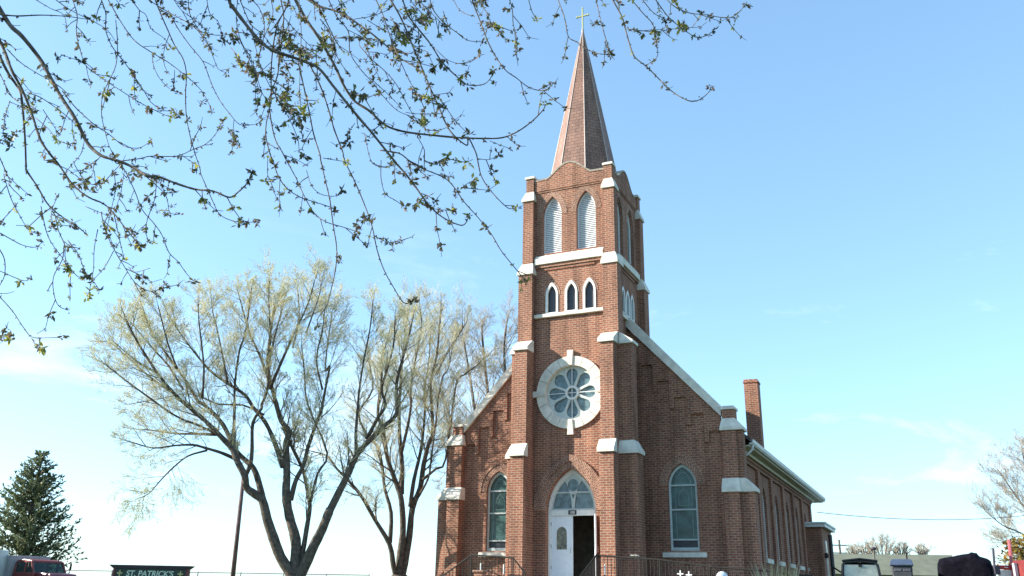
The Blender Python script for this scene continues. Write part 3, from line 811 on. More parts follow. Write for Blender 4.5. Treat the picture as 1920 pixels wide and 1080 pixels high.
stake(4.84, -3.3, 2.30, 'cross', 'smaller white cross marker next to the globe lamp side')
bp_ = MB(); bp_.box(-2.62, -2.30, -4.0, -3.68, .9, 2.18); bpo = bp_.build('brick_pier', BRICK, None, loc=(-2.46, -3.84, 1.1)); tag(bpo, 'short brick pier standing before the left railing', 'pier')
c = MB(); c.box(-2.66, -2.26, -4.04, -3.64, 2.183, 2.26); c.build('pier_cap', ARCHB, bpo, bevel=.01)
lp = thing('globe_lamp', (5.95, -3.5, 1.1), 'white globe lamp on a short dark post before the ramp railing', 'lamp')
m = MB(); m.lathe((5.95, -3.5, 1.05), [(.07, 0), (.07, .1), (.035, .14), (.035, .9), (.08, .95)], 12); m.build('post', IRON, lp)
m = MB(); m.lathe((5.95, -3.5, 2.12), [(.185 * math.sin(math.pi * k / 12) + .002, -.185 * math.cos(math.pi * k / 12)) for k in range(13)], 20); m.build('globe', mat('opal_globe', (.86, .86, .84), .35, .5, .02), lp, smooth=True)
kn = MB()
for q in ((2.86, 2.80), (3.02, 2.79)):
    for k in range(12):
        an, e = rnd.uniform(0, 6.28), rnd.uniform(-.3, .9)
        kn.tube([(q[0], -3.0, q[1]), (q[0] + .07 * math.cos(an), -3.0 + .07 * math.sin(an), q[1] + .06 * e)], [.014, .006], 4)
tag(kn.build('rail_bow', STONE, None, loc=(2.94, -3.0, 2.78)), 'pale weathered bow tied on the ramp railing', 'bow')

# dry ornamental bush
def blade_bush(name, c, h, w, n, mats, label, cat, loc, group=None):
    t = thing(name, loc, label, cat, group)
    m = MB(); m.slots = len(mats)
    for k in range(n):
        an = rnd.uniform(0, 6.283); rr = w * .35 * math.sqrt(rnd.random()); hh = h * rnd.uniform(.55, 1)
        b = np.array((c[0] + rr * math.cos(an), c[1] + rr * math.sin(an), c[2]))
        ln = rnd.uniform(.1, .55); e = b + np.array((ln * w * math.cos(an), ln * w * math.sin(an), hh))
        mid = b * .5 + e * .5 + np.array((0, 0, .08 * h))
        m.tube([b, mid, e], [.016, .012, .003], 3, mi=rnd.randrange(len(mats)))
        for _ in range(5):
            f = rnd.uniform(.45, 1); p = b + (e - b) * f; d = np.array([rnd.gauss(0, 1) for _ in range(3)]); d /= np.linalg.norm(d); s_ = np.cross(d, (.3, .2, .9)); L = rnd.uniform(.04, .09)
            m.add([p, p + d * L * .5 + s_ * L * .16, p + d * L, p + d * L * .5 - s_ * L * .16], [(0, 1, 2, 3)], mi=rnd.randrange(len(mats)))
    m.build('stems', mats, t, fix=False, boxuv=False)
    return t
blade_bush('ornamental_bush', (7.7, -4.0, 1.05), 1.62, 1.1, 130, [TWIG, leaf_mat('dry_blade', (.45, .36, .17), .3), leaf_mat('pale_blade', (.55, .48, .28), .3)], 'dry tan ornamental bush by the right end of the railing', 'bush', (7.7, -4.0, 1.1))

# ------------------------------------------------------------------ left side: sign, pole, fence, truck
SGN = np.array((2.22, 1.06, 0)); SGN /= np.linalg.norm(SGN); SN = np.array((SGN[1], -SGN[0], 0)); SCN = np.array((-10.94, -10.63, 0))
sg = thing('church_sign', (SCN[0], SCN[1], 1.0), "dark green sign reading ST. PATRICK'S under a projecting top board", 'sign')
SIGNG = mat('sign_green', (.018, .045, .035), .45, .4, .2, 5); SIGNT = mat('sign_board', (.085, .07, .105), .6, .3, .15, 6)
m = MB(); m.obox(SCN, SGN, 1.14, .09, .95, 2.055); m.build('panel', SIGNG, sg)
for s in (-1, 1):
    m = MB(); m.obox(SCN + SGN * s * 1.175, SGN, .035, .11, .9, 2.055); m.build('side_post', mat('sign_post', (.16, .05, .05), .6, .3, .15), sg)
m = MB()
P0 = [SCN + SGN * a + SN * b for a, b in ((-1.215, -.125), (1.215, -.125), (1.215, .125), (-1.215, .125))]
P1 = [SCN + SGN * a + SN * b for a, b in ((-1.31, -.2), (1.31, -.2), (1.31, .2), (-1.31, .2))]
vv = [(p[0], p[1], 2.057) for p in P0] + [(p[0], p[1], 2.145) for p in P1] + [(p[0], p[1], 2.165) for p in P1]
m.add(vv, [(3, 2, 1, 0), (0, 1, 5, 4), (1, 2, 6, 5), (2, 3, 7, 6), (3, 0, 4, 7), (4, 5, 9, 8), (5, 6, 10, 9), (6, 7, 11, 10), (7, 4, 8, 11), (8, 9, 10, 11)]); m.build('top_board', SIGNT, sg)
LET = mat('sign_letter', (.55, .66, .55), .6, .3, .08); YEL = mat('sign_emblem', (.45, .42, .20), .6, .3, .15)
rotz = math.atan2(SGN[1], SGN[0])
tp = SCN + SN * .095
text_mesh('lettering', "ST. PATRICK'S", .245, LET, sg, (tp[0] - SGN[0] * .02, tp[1] - SGN[1] * .02, 1.825), (math.pi / 2, 0, rotz), .004, .12, .006)
for s in (-1, 1):
    m = MB(); c0 = SCN + SGN * s * .98 + SN * .105
    m.obox(c0, SGN, .022, .012, 1.74, 2.0); m.obox(c0 + SGN * .055, SGN, .0325, .0115, 1.89, 1.935); m.obox(c0 - SGN * .055, SGN, .0325, .0115, 1.89, 1.935)
    m.build('emblem', YEL, sg)

pt = thing('wooden_pole', (-16.93, -.2, 1.1), 'slim brown wooden pole rising into the large bare tree', 'pole')
m = MB(); m.tube([(-16.9, -.18, 1.0), (-16.95, -.2, 6.5)], [.11, .085], 10); m.build('post', mat('pole_wood', (.16, .105, .095), .85, .2, .2, 4), pt, smooth=True)
m = MB(); m.lathe((-16.95, -.2, 6.45), [(.10, 0), (.11, .05), (.05, .14), (.01, .17)], 10); m.build('cap', IRON, pt)

FA, FB = np.array((-41.5, 8.0, 0)), np.array((-21.5, 17.6, 0))
fe = thing('chain_link_fence', ((FA + FB) / 2 + np.array((0, 0, 1.1))).tolist(), 'grey chain link fence behind the sign and the bare trees', 'fence')
FD = (FB - FA); FLn = np.linalg.norm(FD[:2]); FD /= FLn
GALV = mat('galvanised', (.34, .35, .34), .5, .5, .12)
fz = lambda t: 2.32 + .07 * t / FLn
n = 8
for k in range(n + 1):
    t = FLn * k / n; p = FA + FD * t
    m = MB(); m.tube([(p[0], p[1], .95), (p[0], p[1], fz(t) + .06)], .035, 6); m.build('post', GALV, fe)
m = MB(); m.tube([(*FA[:2], fz(0)), (*FB[:2], fz(FLn))], .026, 6); m.build('top_rail', GALV, fe)
m = MB(); hgt = 1.2; st_ = .16
for sgn in (1, -1):
    for k in range(int((FLn - hgt) / st_)):
        t0 = k * st_ + (0 if sgn > 0 else hgt); p, q = FA + FD * t0, FA + FD * (t0 + sgn * hgt)
        m.tube([(p[0], p[1], fz(t0) - hgt), (q[0], q[1], fz(t0) - .01)], .004, 3, caps=False)
mo = m.build('wire_mesh', GALV, fe, fix=False, boxuv=False); mo['kind'] = 'stuff'

def see_through(name, col, t):
    m = mat(name, col, .1, .6, .2); nt = m.node_tree
    tr = nt.nodes.new('ShaderNodeBsdfTransparent'); tr.inputs['Color'].default_value = (.75, .9, .85, 1); ms = nt.nodes.new('ShaderNodeMixShader'); ms.inputs[0].default_value = t
    lnk(nt, nt.nodes['Principled BSDF'].outputs['BSDF'], ms.inputs[1]); lnk(nt, tr.outputs['BSDF'], ms.inputs[2]); lnk(nt, ms.outputs['Shader'], nt.nodes['Material Output'].inputs['Surface'])
    return m
def bx(m, o, ax, u0, u1, w0, w1, z0, z1, mi=0):
    ay = np.array((-ax[1], ax[0], 0)); c = o + ax * (u0 + u1) / 2 + ay * (w0 + w1) / 2
    return m.obox(c, ax, (u1 - u0) / 2, (w1 - w0) / 2, z0, z1, mi)
# red truck, three-quarter front view, facing right and towards the camera
dr_ = np.array((-27.35, -1.95, 0)) - CAM * np.array((1, 1, 0)); dr_ /= np.linalg.norm(dr_)
TA = -dr_ * math.cos(rad(36)) + np.array((dr_[1], -dr_[0], 0)) * math.sin(rad(36)); TY = np.array((-TA[1], TA[0], 0))
TO = np.array((-27.35, -1.95, 0)); gz = .86
tk = thing('truck', (TO[0], TO[1], gz), 'old red truck with a grey cargo body parked under the evergreen', 'truck')
RED = mat('truck_red', (.20, .035, .03), .4, .5, .12, 3); GREYB = mat('cargo_grey', (.40, .385, .39), .6, .4, .12, 3); TGL = see_through('truck_glass', (.03, .05, .045), .45)
TIRE = mat('tyre', (.02, .02, .02), .9, .2); CHR = mat('chrome', (.6, .6, .62), .25, .6, .05, metal=.7)
def tpt(u, w, z): p = TO + TA * u + TY * w; return (p[0], p[1], z)
def hull(prof, w0, w1, name, mt, par, inset=.0, **kw):
    m = MB(); n = len(prof)
    m.add([tpt(u, w0, z) for u, z in prof] + [tpt(u, w1, z) for u, z in prof], [tuple(range(n)), tuple(n + k for k in reversed(range(n)))] + [(k, (k + 1) % n, n + (k + 1) % n, n + k) for k in range(n)])
    return m.build(name, mt, par, **kw)
cab = hull([(-.75, gz + .5), (.75, gz + .5), (.75, gz + 1.15), (-.75, gz + 1.15)], -.92, .92, 'cab', RED, tk, bevel=.05)
hull([(-.72, gz + 1.60), (.45, gz + 1.60), (.40, gz + 1.70), (-.2, gz + 1.76), (-.68, gz + 1.70)], -.84, .84, 'cab_roof', RED, tk, bevel=.03)
for (u0, u1, w) in ((.70, .42, .82), (.70, .42, -.82), (.05, .05, .83), (.05, .05, -.83), (-.7, -.68, .82), (-.7, -.68, -.82)):
    m = MB(); m.tube([tpt(u0, w * 1.05, gz + 1.1), tpt(u1, w, gz + 1.63)], .055, 6); m.build('pillar', RED, tk)
hull([(.68, gz + 1.13), (.70, gz + 1.15), (.43, gz + 1.61), (.41, gz + 1.60)], -.8, .8, 'windscreen', TGL, tk)
for s in (-1, 1):
    hull([(-.66, gz + 1.15), (.64, gz + 1.15), (.42, gz + 1.6), (-.64, gz + 1.6)], s * .84, s * .85, 'side_window', TGL, tk)
    m = MB(); bx(m, TO, TA, .76, .80, s * .62 - .1, s * .62 + .1, gz + .78, gz + .93); m.build('headlight', CHR, tk)
    m = MB(); m.tube([tpt(.6, s * .93, gz + 1.2), tpt(.65, s * 1.12, gz + 1.42)], .014, 5); m.tube([tpt(.65, s * 1.12, gz + 1.28), tpt(.65, s * 1.12, gz + 1.62)], .05, 6); m.build('mirror', IRON, tk)
hull([(.753, gz + .55), (1.75, gz + .55), (1.8, gz + .95), (1.7, gz + 1.1), (.753, gz + 1.17)], -.72, .72, 'bonnet', mat('bonnet_red', (.20, .05, .06), .35, .6, .12, 3), tk, bevel=.05)
m = MB(); bx(m, TO, TA, 1.76, 1.9, -.9, .9, gz + .4, gz + .58); m.build('bumper', CHR, tk, bevel=.02)
m = MB(); bx(m, TO, TA, -4.4, -.85, -1.05, 1.05, gz + .75, gz + 1.92); cg = m.build('cargo_body', GREYB, tk, bevel=.02)
m = MB(); bx(m, TO, TA, -4.3, 1.6, -.4, .4, gz + .42, gz + .55); m.build('chassis', IRON, tk)
for u in (1.25, -3.2):
    for s in (-1, 1):
        m = MB(); ang = [2 * math.pi * k / 20 for k in range(20)]
        ring = [(u + .4 * math.cos(a_), gz + .4 + .4 * math.sin(a_)) for a_ in ang]
        n = 20; m.add([tpt(x, s * .72, z) for x, z in ring] + [tpt(x, s * .95, z) for x, z in ring], [tuple(range(n)), tuple(n + k for k in reversed(range(n)))] + [(k, (k + 1) % n, n + (k + 1) % n, n + k) for k in range(n)])
        m.build('wheel', TIRE, tk)
tr_ = thing('white_trailer', tuple(atD(-52, 1075, 43)[:2]) + (1.0,), 'pale box trailer cut by the left edge beside the red truck', 'trailer')
TRW = mat('trailer_white', (.62, .70, .66), .5, .4, .12, 2)
o_ = np.array(atD(-68, 1075, 43)); o_[2] = 0
m = MB(); m.obox(o_, RGT, 1.05, 1.6, 1.5, 3.0); m.build('box_body', TRW, tr_, bevel=.03)
m = MB(); m.obox(o_, RGT, .95, 1.3, 1.2, 1.497); m.build('chassis', IRON, tr_)
for s in (-1, 1):
    c0 = o_ + RGT * s * .95
    m = MB(); m.tube([(c0[0] - RGT[0] * .1, c0[1] - RGT[1] * .1, 1.4), (c0[0] + RGT[0] * .1, c0[1] + RGT[1] * .1, 1.4)], .38, 16); m.build('wheel', TIRE, tr_)

# ------------------------------------------------------------------ right side: sheds, cart, bin, covered grill, red stand
sh = thing('low_shed', (9, 46, 1.0), 'long low pale green building beyond the church', 'building')
SHW = mat('shed_wall', (.30, .32, .22), .8, .3, .10, .8); SHR = mat('shed_roof', (.17, .18, .13), .8, .2, .10, 1.5)
A0, A1 = np.array(atD(1510, 1043, 70)), np.array(atD(1722, 1041, 70)); A2 = np.array(atD(1779, 1040, 70))
def slab(m, p, q, depth, z0, z1):
    ax = q - p; ax[2] = 0; L = np.linalg.norm(ax); ax /= L; c = (p + q) / 2 + FWD * depth / 2
    m.obox(c, RGT, L / 2 * abs(ax @ RGT), depth / 2, z0, z1)
m = MB(); slab(m, A0.copy(), A2.copy(), 9, .9, 3.25); m.build('wall', SHW, sh)
m = MB()
p0, p1 = A0 - FWD * .5, A2 - FWD * .5; e1 = (p1 - CAM) * np.array((1, 1, 0)); e1 /= np.linalg.norm(e1)
ra = [(p0[0], p0[1], 3.254), (p1[0], p1[1], 3.254), (p1[0] + e1[0] * 5, p1[1] + e1[1] * 5, 4.98), (p0[0] + FWD[0] * 5, p0[1] + FWD[1] * 5, 4.9), (p1[0] + e1[0] * 10, p1[1] + e1[1] * 10, 3.254), (p0[0] + FWD[0] * 10, p0[1] + FWD[1] * 10, 3.254)]
m.add(ra, [(0, 1, 2, 3), (3, 2, 4, 5), (0, 3, 5), (1, 4, 2), (0, 5, 4, 1)]); m.build('roof', SHR, sh)
m = MB(); q0 = np.array(atD(1702, 1060, 69)); m.tube([(q0[0], q0[1], 1.0), (q0[0], q0[1], 4.9)], .06, 6); m.build('vent_pipe', IRON, sh)

ut = thing('utility_cart', (10.03, -2.87, 1.1), 'utility cart with black roof frame and clear windscreen by the church corner', 'cart')
BLK = mat('black_plastic', (.022, .022, .024), .45, .5, .2); UO = np.array((10.03, -2.87, 0)); UF = (CAM - UO) * np.array((1, 1, 0)); UF = UF / np.linalg.norm(UF); UR = np.array((-UF[1], UF[0], 0)) * .9
def upt(a_, b_, z): p = UO + UR * a_ + UF * b_; return (p[0], p[1], z)
gz2 = ground_z(10, -2.9)
HW = .56
m = MB()
fr_pts = [upt(-.60, .5, 1.75), upt(-.565, .46, 2.35), upt(-.54, .42, 2.53), upt(-.46, .41, 2.60), upt(0, .40, 2.635), upt(.46, .41, 2.60), upt(.54, .42, 2.53), upt(.565, .46, 2.35), upt(.62, .5, 1.75)]
m.tube(fr_pts, .042, 8); m.build('front_hoop', BLK, ut, smooth=True)
m = MB(); m.tube([upt(-.58, -.9, 1.75), upt(-.55, -.85, 2.5), upt(-.46, -.85, 2.6), upt(.46, -.85, 2.6), upt(.55, -.85, 2.5), upt(.58, -.9, 1.75)], .035, 8); m.build('rear_hoop', BLK, ut, smooth=True)
m = MB(); v = [upt(-.56, .47, 2.62), upt(0, .47, 2.68), upt(.56, .47, 2.62), upt(.56, -.95, 2.62), upt(0, -.95, 2.68), upt(-.56, -.95, 2.62)]
m.add([(*p[:2], p[2] + dz) for dz in (0, .05) for p in v], [(0, 1, 4, 5), (1, 2, 3, 4), (6, 11, 10, 7), (7, 10, 9, 8), (0, 6, 7, 1), (1, 7, 8, 2), (2, 8, 9, 3), (3, 9, 10, 4), (4, 10, 11, 5), (5, 11, 6, 0)]); m.build('roof', BLK, ut, bevel=.015)
WSC = mat('hazed_windscreen', (.44, .46, .39), .15, .5, .14, 3.5, detail=2)
m = MB(); v = [upt(-.57, .49, 1.78), upt(.58, .49, 1.78), upt(.525, .425, 2.53), upt(-.525, .425, 2.53)]; m.add(v + [tuple(np.array(p) - UF * .012) for p in v], [(0, 1, 2, 3), (7, 6, 5, 4), (0, 4, 5, 1), (1, 5, 6, 2), (2, 6, 7, 3), (3, 7, 4, 0)]); m.build('windscreen', WSC, ut)
m = MB(); m.obox(upt(0, .45, 0), UR, .05, .03, 2.47, 2.53); m.build('mirror', BLK, ut)
m = MB(); m.obox(upt(0, .85, 0), UR, .6, .4, gz2 + .3, 1.72); m.build('bonnet', mat('cart_green', (.05, .09, .04), .4, .5, .1), ut, bevel=.06)
m = MB(); m.obox(upt(0, -1.1, 0), UR, .62, .6, gz2 + .35, gz2 + .8); m.build('cargo_bed', BLK, ut, bevel=.03)
m = MB(); m.obox(upt(0, -.1, 0), UR, .55, .55, gz2 + .28, gz2 + .36); m.build('floor_pan', BLK, ut)
for s in (-.28, .28):
    m = MB(); m.obox(upt(s, -.25, 0), UR, .22, .22, gz2 + .37, gz2 + .62); m.obox(upt(s, -.5, 0), UR, .22, .05, gz2 + .621, gz2 + 1.05); m.build('seat', BLK, ut, bevel=.03)
for a_ in (-.58, .58):
    for b_ in (.75, -1.2):
        m = MB(); m.tube([upt(a_ - .1, b_, gz2 + .28), upt(a_ + .1, b_, gz2 + .28)], .28, 18); m.build('wheel', TIRE, ut)

BO = np.array((11.505, -11.02, 0)); gb = ground_z(BO[0], BO[1]); BF = (BO - CAM) * np.array((1, 1, 0)); BF = BF / np.linalg.norm(BF); BR = np.array((BF[1], -BF[0], 0))
wb = thing('wheeled_bin', (BO[0], BO[1], gb), 'dark wheeled bin with a blue grey lid before the pale building', 'bin')
m = MB(); c0 = [BO + BR * a_ + BF * b_ for a_, b_ in ((-.16, -.22), (.16, -.22), (.16, .24), (-.16, .24))]; c1 = [BO + BR * a_ + BF * b_ for a_, b_ in ((-.212, -.28), (.212, -.28), (.212, .30), (-.212, .30))]
m.add([(p[0], p[1], gb + .08) for p in c0] + [(p[0], p[1], 2.26) for p in c1], [(3, 2, 1, 0), (4, 5, 6, 7), (0, 1, 5, 4), (1, 2, 6, 5), (2, 3, 7, 6), (3, 0, 4, 7)]); m.build('bin_body', mat('bin_charcoal', (.05, .052, .062), .55, .4, .15), wb, bevel=.03)
LID = mat('bin_lid', (.05, .075, .125), .6, .5, .12)
m = MB(); l0 = [BO + BR * a_ + BF * b_ for a_, b_ in ((-.235, -.32), (.235, -.32), (.235, .33), (-.235, .33))]; l1 = [BO + BR * a_ + BF * b_ for a_, b_ in ((-.185, -.20), (.20, -.20), (.20, .30), (-.185, .30))]
m.add([(p[0], p[1], 2.263) for p in l0] + [(p[0], p[1], 2.30) for p in l0] + [(p[0], p[1], 2.40) for p in l1], [(3, 2, 1, 0), (0, 1, 5, 4), (1, 2, 6, 5), (2, 3, 7, 6), (3, 0, 4, 7), (4, 5, 9, 8), (5, 6, 10, 9), (6, 7, 11, 10), (7, 4, 8, 11), (8, 9, 10, 11)]); m.build('lid', LID, wb, bevel=.015)
m = MB(); hp = BO + BR * -.22 + BF * .36; m.tube([(hp[0], hp[1], 2.36), (hp[0] + BR[0] * .44, hp[1] + BR[1] * .44, 2.36)], .022, 6); m.build('handle', BLK, wb)
for s in (-1, 1):
    p = BO + BR * s * .24 + BF * .25; m = MB(); m.tube([(p[0] - BR[0] * .03, p[1] - BR[1] * .03, gb + .1), (p[0] + BR[0] * .03, p[1] + BR[1] * .03, gb + .1)], .1, 12); m.build('wheel', TIRE, wb)
# worn pale stencil marks
m = MB(); rr = random.Random(3)
for k in range(11):
    if k == 5: continue
    p = BO + BR * (-.15 + .03 * k) - BF * .2835
    m.obox(p, BR, .011, .003, 2.155, 2.155 + rr.uniform(.035, .05))
so_ = m.build('stencil_text', mat('stencil', (.12, .13, .16), .7), wb); so_['kind'] = 'stuff'

# covered grill: black tarpaulin draped over it
GO = np.array(atD(1810, 1070, 20)); GO[2] = 0; gg = ground_z(GO[0], GO[1])
top = [(1757, 1066), (1758, 1055), (1762, 1047), (1770, 1045), (1782, 1044), (1795, 1041), (1806, 1039.5), (1815, 1038), (1822, 1035.5), (1830, 1040), (1838, 1045), (1848, 1048), (1856, 1054), (1860, 1063), (1862, 1072)]
GF = (GO - CAM) * np.array((1, 1, 0)); GF = GF / np.linalg.norm(GF); GR = np.array((GF[1], -GF[0], 0))
prof = [((atD(x, y, 20) - GO) @ RGT, atD(x, y, 20)[2]) for x, y in top]
m = MB(); rows = 13; rr = random.Random(5); nu = len(prof)
vs = []
for j in range(rows):
    f = j / (rows - 1) * math.pi
    for u, z in prof:
        dep = .38 * math.cos(f) ; zz = z - .16 * (1 - math.sin(f)) ** 1.4
        p = GO + GR * u * .9 * (.93 + .07 * math.sin(f)) - GF * dep
        vs.append((p[0] + rr.gauss(0, .012), p[1] + rr.gauss(0, .012), zz + rr.gauss(0, .009)))
fs = [(j * nu + i, j * nu + i + 1, (j + 1) * nu + i + 1, (j + 1) * nu + i) for j in range(rows - 1) for i in range(nu - 1)]
nb = len(vs)
loop = [i for i in range(nu)] + [j * nu + nu - 1 for j in range(1, rows)] + [(rows - 1) * nu + i for i in reversed(range(nu - 1))] + [j * nu for j in reversed(range(1, rows - 1))]
prev = loop
for lev in (.66, .33, 0.0):
    cur = []
    for k, i in enumerate(loop):
        x, y, z = vs[i]; zt_ = gg + .12 + (z - gg - .12) * lev; wv = .025 * math.sin(k * 1.9) * (1 - lev) + rr.gauss(0, .008)
        cx_, cy_ = x - GO[0], y - GO[1]; sc = 1 + (1 - lev) * .05 + wv
        cur.append(len(vs)); vs.append((GO[0] + cx_ * sc, GO[1] + cy_ * sc, zt_))
    for k in range(len(loop)):
        k2 = (k + 1) % len(loop); fs.append((prev[k], prev[k2], cur[k2], cur[k]))
    prev = cur
m.add(vs, fs)
TARP = mat('black_tarpaulin', (.007, .006, .011), .8, .06, .3, 9, .5)
cgl = m.build('covered_grill', TARP, None, loc=(GO[0], GO[1], gg), smooth=True); tag(cgl, 'bulky grill under a black tarpaulin near the right edge', 'covered grill')
m = MB(); m.tube([(GO[0] - GR[0] * .3, GO[1] - GR[1] * .3, gg + .1), (GO[0] + GR[0] * .3, GO[1] + GR[1] * .3, gg + .1)], .1, 12); m.build('wheel', TIRE, cgl)

# red stand with framed board
RO = np.array(atD(1886, 1060, 25)); RO[2] = 0; gr = ground_z(RO[0], RO[1])
rs = thing('red_stand', (RO[0], RO[1], gr), 'red metal stand with a crossbar over a white board at the right edge', 'stand')
REDM = mat('stand_red', (.42, .045, .05), .45, .5, .12, 6); PINK = mat('faded_red', (.50, .12, .14), .5, .4, .15, 5); DGR = mat('dark_grey', (.06, .055, .075), .6)
def rp(x, y, D=25): return atD(x, y, D)
def bar(name, a_, b_, r, mt, par, D=25):
    m = MB(); m.tube([rp(*a_, D), rp(*b_, D)], r, 6); return m.build(name, mt, par)
p1, p2 = rp(1866, 1080), rp(1862, 1028); m = MB(); m.tube([(p1[0], p1[1], gr), p1, p2], .03, 6); m.build('post', DGR, rs)
p1, p2 = rp(1899, 1080), rp(1892, 1012); m = MB(); m.tube([(p1[0], p1[1], gr), p1, p2], .042, 6); m.build('post', PINK, rs)
a_, b_ = rp(1870, 1064), rp(1901, 1064); zc = (a_[2] + b_[2]) / 2
m = MB(); m.obox((a_ + b_) / 2, RGT, .255, .03, zc - .055, zc + .055); cb = m.build('crossbar', REDM, rs, bevel=.006)
m = MB(); m.obox((a_ + b_) / 2 - FWD * .033, RGT, .05, .002, zc - .012, zc + .012); m.build('mark', WHITE, cb)
m = MB(); m.obox((a_ + b_) / 2 - FWD * .004, RGT, .23, .012, gr + .3, zc - .07); m.build('board', mat('white_board', (.66, .72, .68), .5, .4, .12, 6), rs)
m = MB(); q = rp(1868, 1067); m.obox(q, RGT, .075, .06, q[2] - .14, q[2] + .1); m.build('switch_box', DGR, rs, bevel=.01)
bar('brace', (1893, 1045), (1902, 1056), .02, PINK, rs)
m = MB(); q = rp(1902.5, 1060, 24.6); m.obox(q, RGT, .04, .05, gr, q[2] + .06); m.build('side_upright', mat('stand_grey', (.45, .44, .48), .5), rs)
RC = np.array(rp(1938, 1070, 24.5)); RC[2] = 0
rcab = thing('red_cabinet', (RC[0], RC[1], gr), 'dark red metal cabinet cut off by the right edge', 'cabinet')
m = MB(); m.obox(RC, RGT, .36, .3, gr + .08, 2.62); m.build('carcass', mat('cabinet_red', (.19, .03, .03), .5, .4, .2, 4), rcab, bevel=.02)
for s in (-1, 1):
    m = MB(); m.obox(RC - FWD * .305 + RGT * s * .17, RGT, .155, .004, gr + .2, 2.52); dd = m.build('door', mat('cabinet_door', (.21, .035, .032), .5, .4, .2, 4), rcab)
    m = MB(); q = RC - FWD * .32 + RGT * s * .04; m.tube([(q[0], q[1], 2.0), (q[0], q[1], 2.15)], .008, 5); m.build('handle', METAL, dd)
for a_ in (-.3, .3):
    q = RC + RGT * a_; m = MB(); m.tube([(q[0], q[1], gr - .02), (q[0], q[1], gr + .1)], .03, 6); m.build('leg', IRON, rcab)
# orange and yellow bush behind it
q = atD(1922, 1080, 27)
ob = thing('autumn_bush', (q[0], q[1], 1.1), 'bush of yellow and orange leaves behind the red cabinet', 'bush')
m = MB(); ms = [leaf_mat('yellow_leaf', (.55, .42, .10)), leaf_mat('orange_leaf', (.50, .20, .06)), leaf_mat('dark_leaf', (.06, .06, .03)), leaf_mat('pale_leaf', (.62, .55, .30))]
for k in range(1500):
    u = rnd.gauss(-.12, .3); zz = 1.7 + 1.65 * rnd.random() ** .8; hw = .62 * math.sin(min(1, (3.5 - zz) / 1.2) * math.pi / 2)
    p = q + RGT * max(-hw, min(hw, u)) + FWD * rnd.gauss(0, .25); p[2] = zz
    mi = 1 if zz < 2.6 and rnd.random() < .5 else rnd.choice((0, 0, 1, 2, 2, 3)); d = np.array([rnd.gauss(0, 1), rnd.gauss(0, 1), rnd.gauss(-.2, .7)]); d /= np.linalg.norm(d); s_ = np.cross(d, (.3, .2, .9)); L = rnd.uniform(.08, .17)
    m.add([p, p + d * L * .5 + s_ * L * .4, p + d * L, p + d * L * .5 - s_ * L * .4], [(0, 1, 2, 3)], mi=mi)
m.build('foliage', ms, ob, fix=False, boxuv=False)
m = MB()
for k in range(7):
    e = q + RGT * rnd.gauss(0, .25) + FWD * rnd.gauss(0, .2); e[2] = rnd.uniform(2.2, 3.0); m.tube([(q[0], q[1], 1.0), ((q[0] + e[0]) / 2, (q[1] + e[1]) / 2, 1.9), e], [.03, .02, .008], 5)
m.build('stems', BARK2, ob)

# posts, lamp, poles and wire behind
p0, p1 = atD(1563, 1080, 40), atD(1556, 1003, 40)
dp = thing('dark_post', (p0[0], p0[1], 1.1), 'thin dark post standing beside the rear annex', 'post')
m = MB(); m.tube([(p0[0] + .05, p0[1], 1.0), p0, p1], .085, 8); m.build('shaft', BLK, dp)
m = MB(); e = atD(1580, 1075, 39); m.tube([atD(1560, 1062, 40), (e[0], e[1], e[2])], .04, 6); m.build('stay', IRON, dp)
p0, p1 = atD(1642, 1080, 60), atD(1638, 1030, 60)
sl_ = thing('lamp_post', (p0[0], p0[1], 1.1), 'short lamp post with a flat round head before the pale building', 'lamp post')
m = MB(); m.tube([(p0[0], p0[1], 1.0), p1], [.07, .05], 8); m.build('shaft', mat('lamp_bronze', (.12, .11, .09), .5, .4), sl_)
m = MB(); m.lathe((p1[0], p1[1], p1[2]), [(.06, -.05), (.16, 0), (.17, .1), (.06, .14)], 12); m.build('lamp_head', DGR, sl_)
p0, p1 = atD(1576, 1045, 110), atD(1573, 1012, 110)
up = thing('power_pole', (p0[0], p0[1], 1.1), 'distant power pole with short crossarms beside the annex', 'utility pole')
m = MB(); m.tube([(p0[0], p0[1], 1.0), p1], [.16, .11], 8); m.build('post', BARK2, up)
for dz, w_ in ((-.7, .9), (-1.6, .8)):
    m = MB(); m.obox(p1, RGT, w_, .06, p1[2] + dz, p1[2] + dz + .12); m.build('crossarm', BARK2, up)
m = MB()
W0, W1 = np.array((6.3, 20.0, 6.05)), atD(1960, 962, 60)
pts = []
for k in range(25):
    t = k / 24; p = W0 + (W1 - W0) * t; p[2] -= 4 * t * (1 - t) * .42; pts.append(p)
m.tube(pts, .016, 4); tag(m.build('power_wire', IRON, None, loc=tuple(W0)), 'sagging overhead wire from the church rear towards the right tree', 'wire')
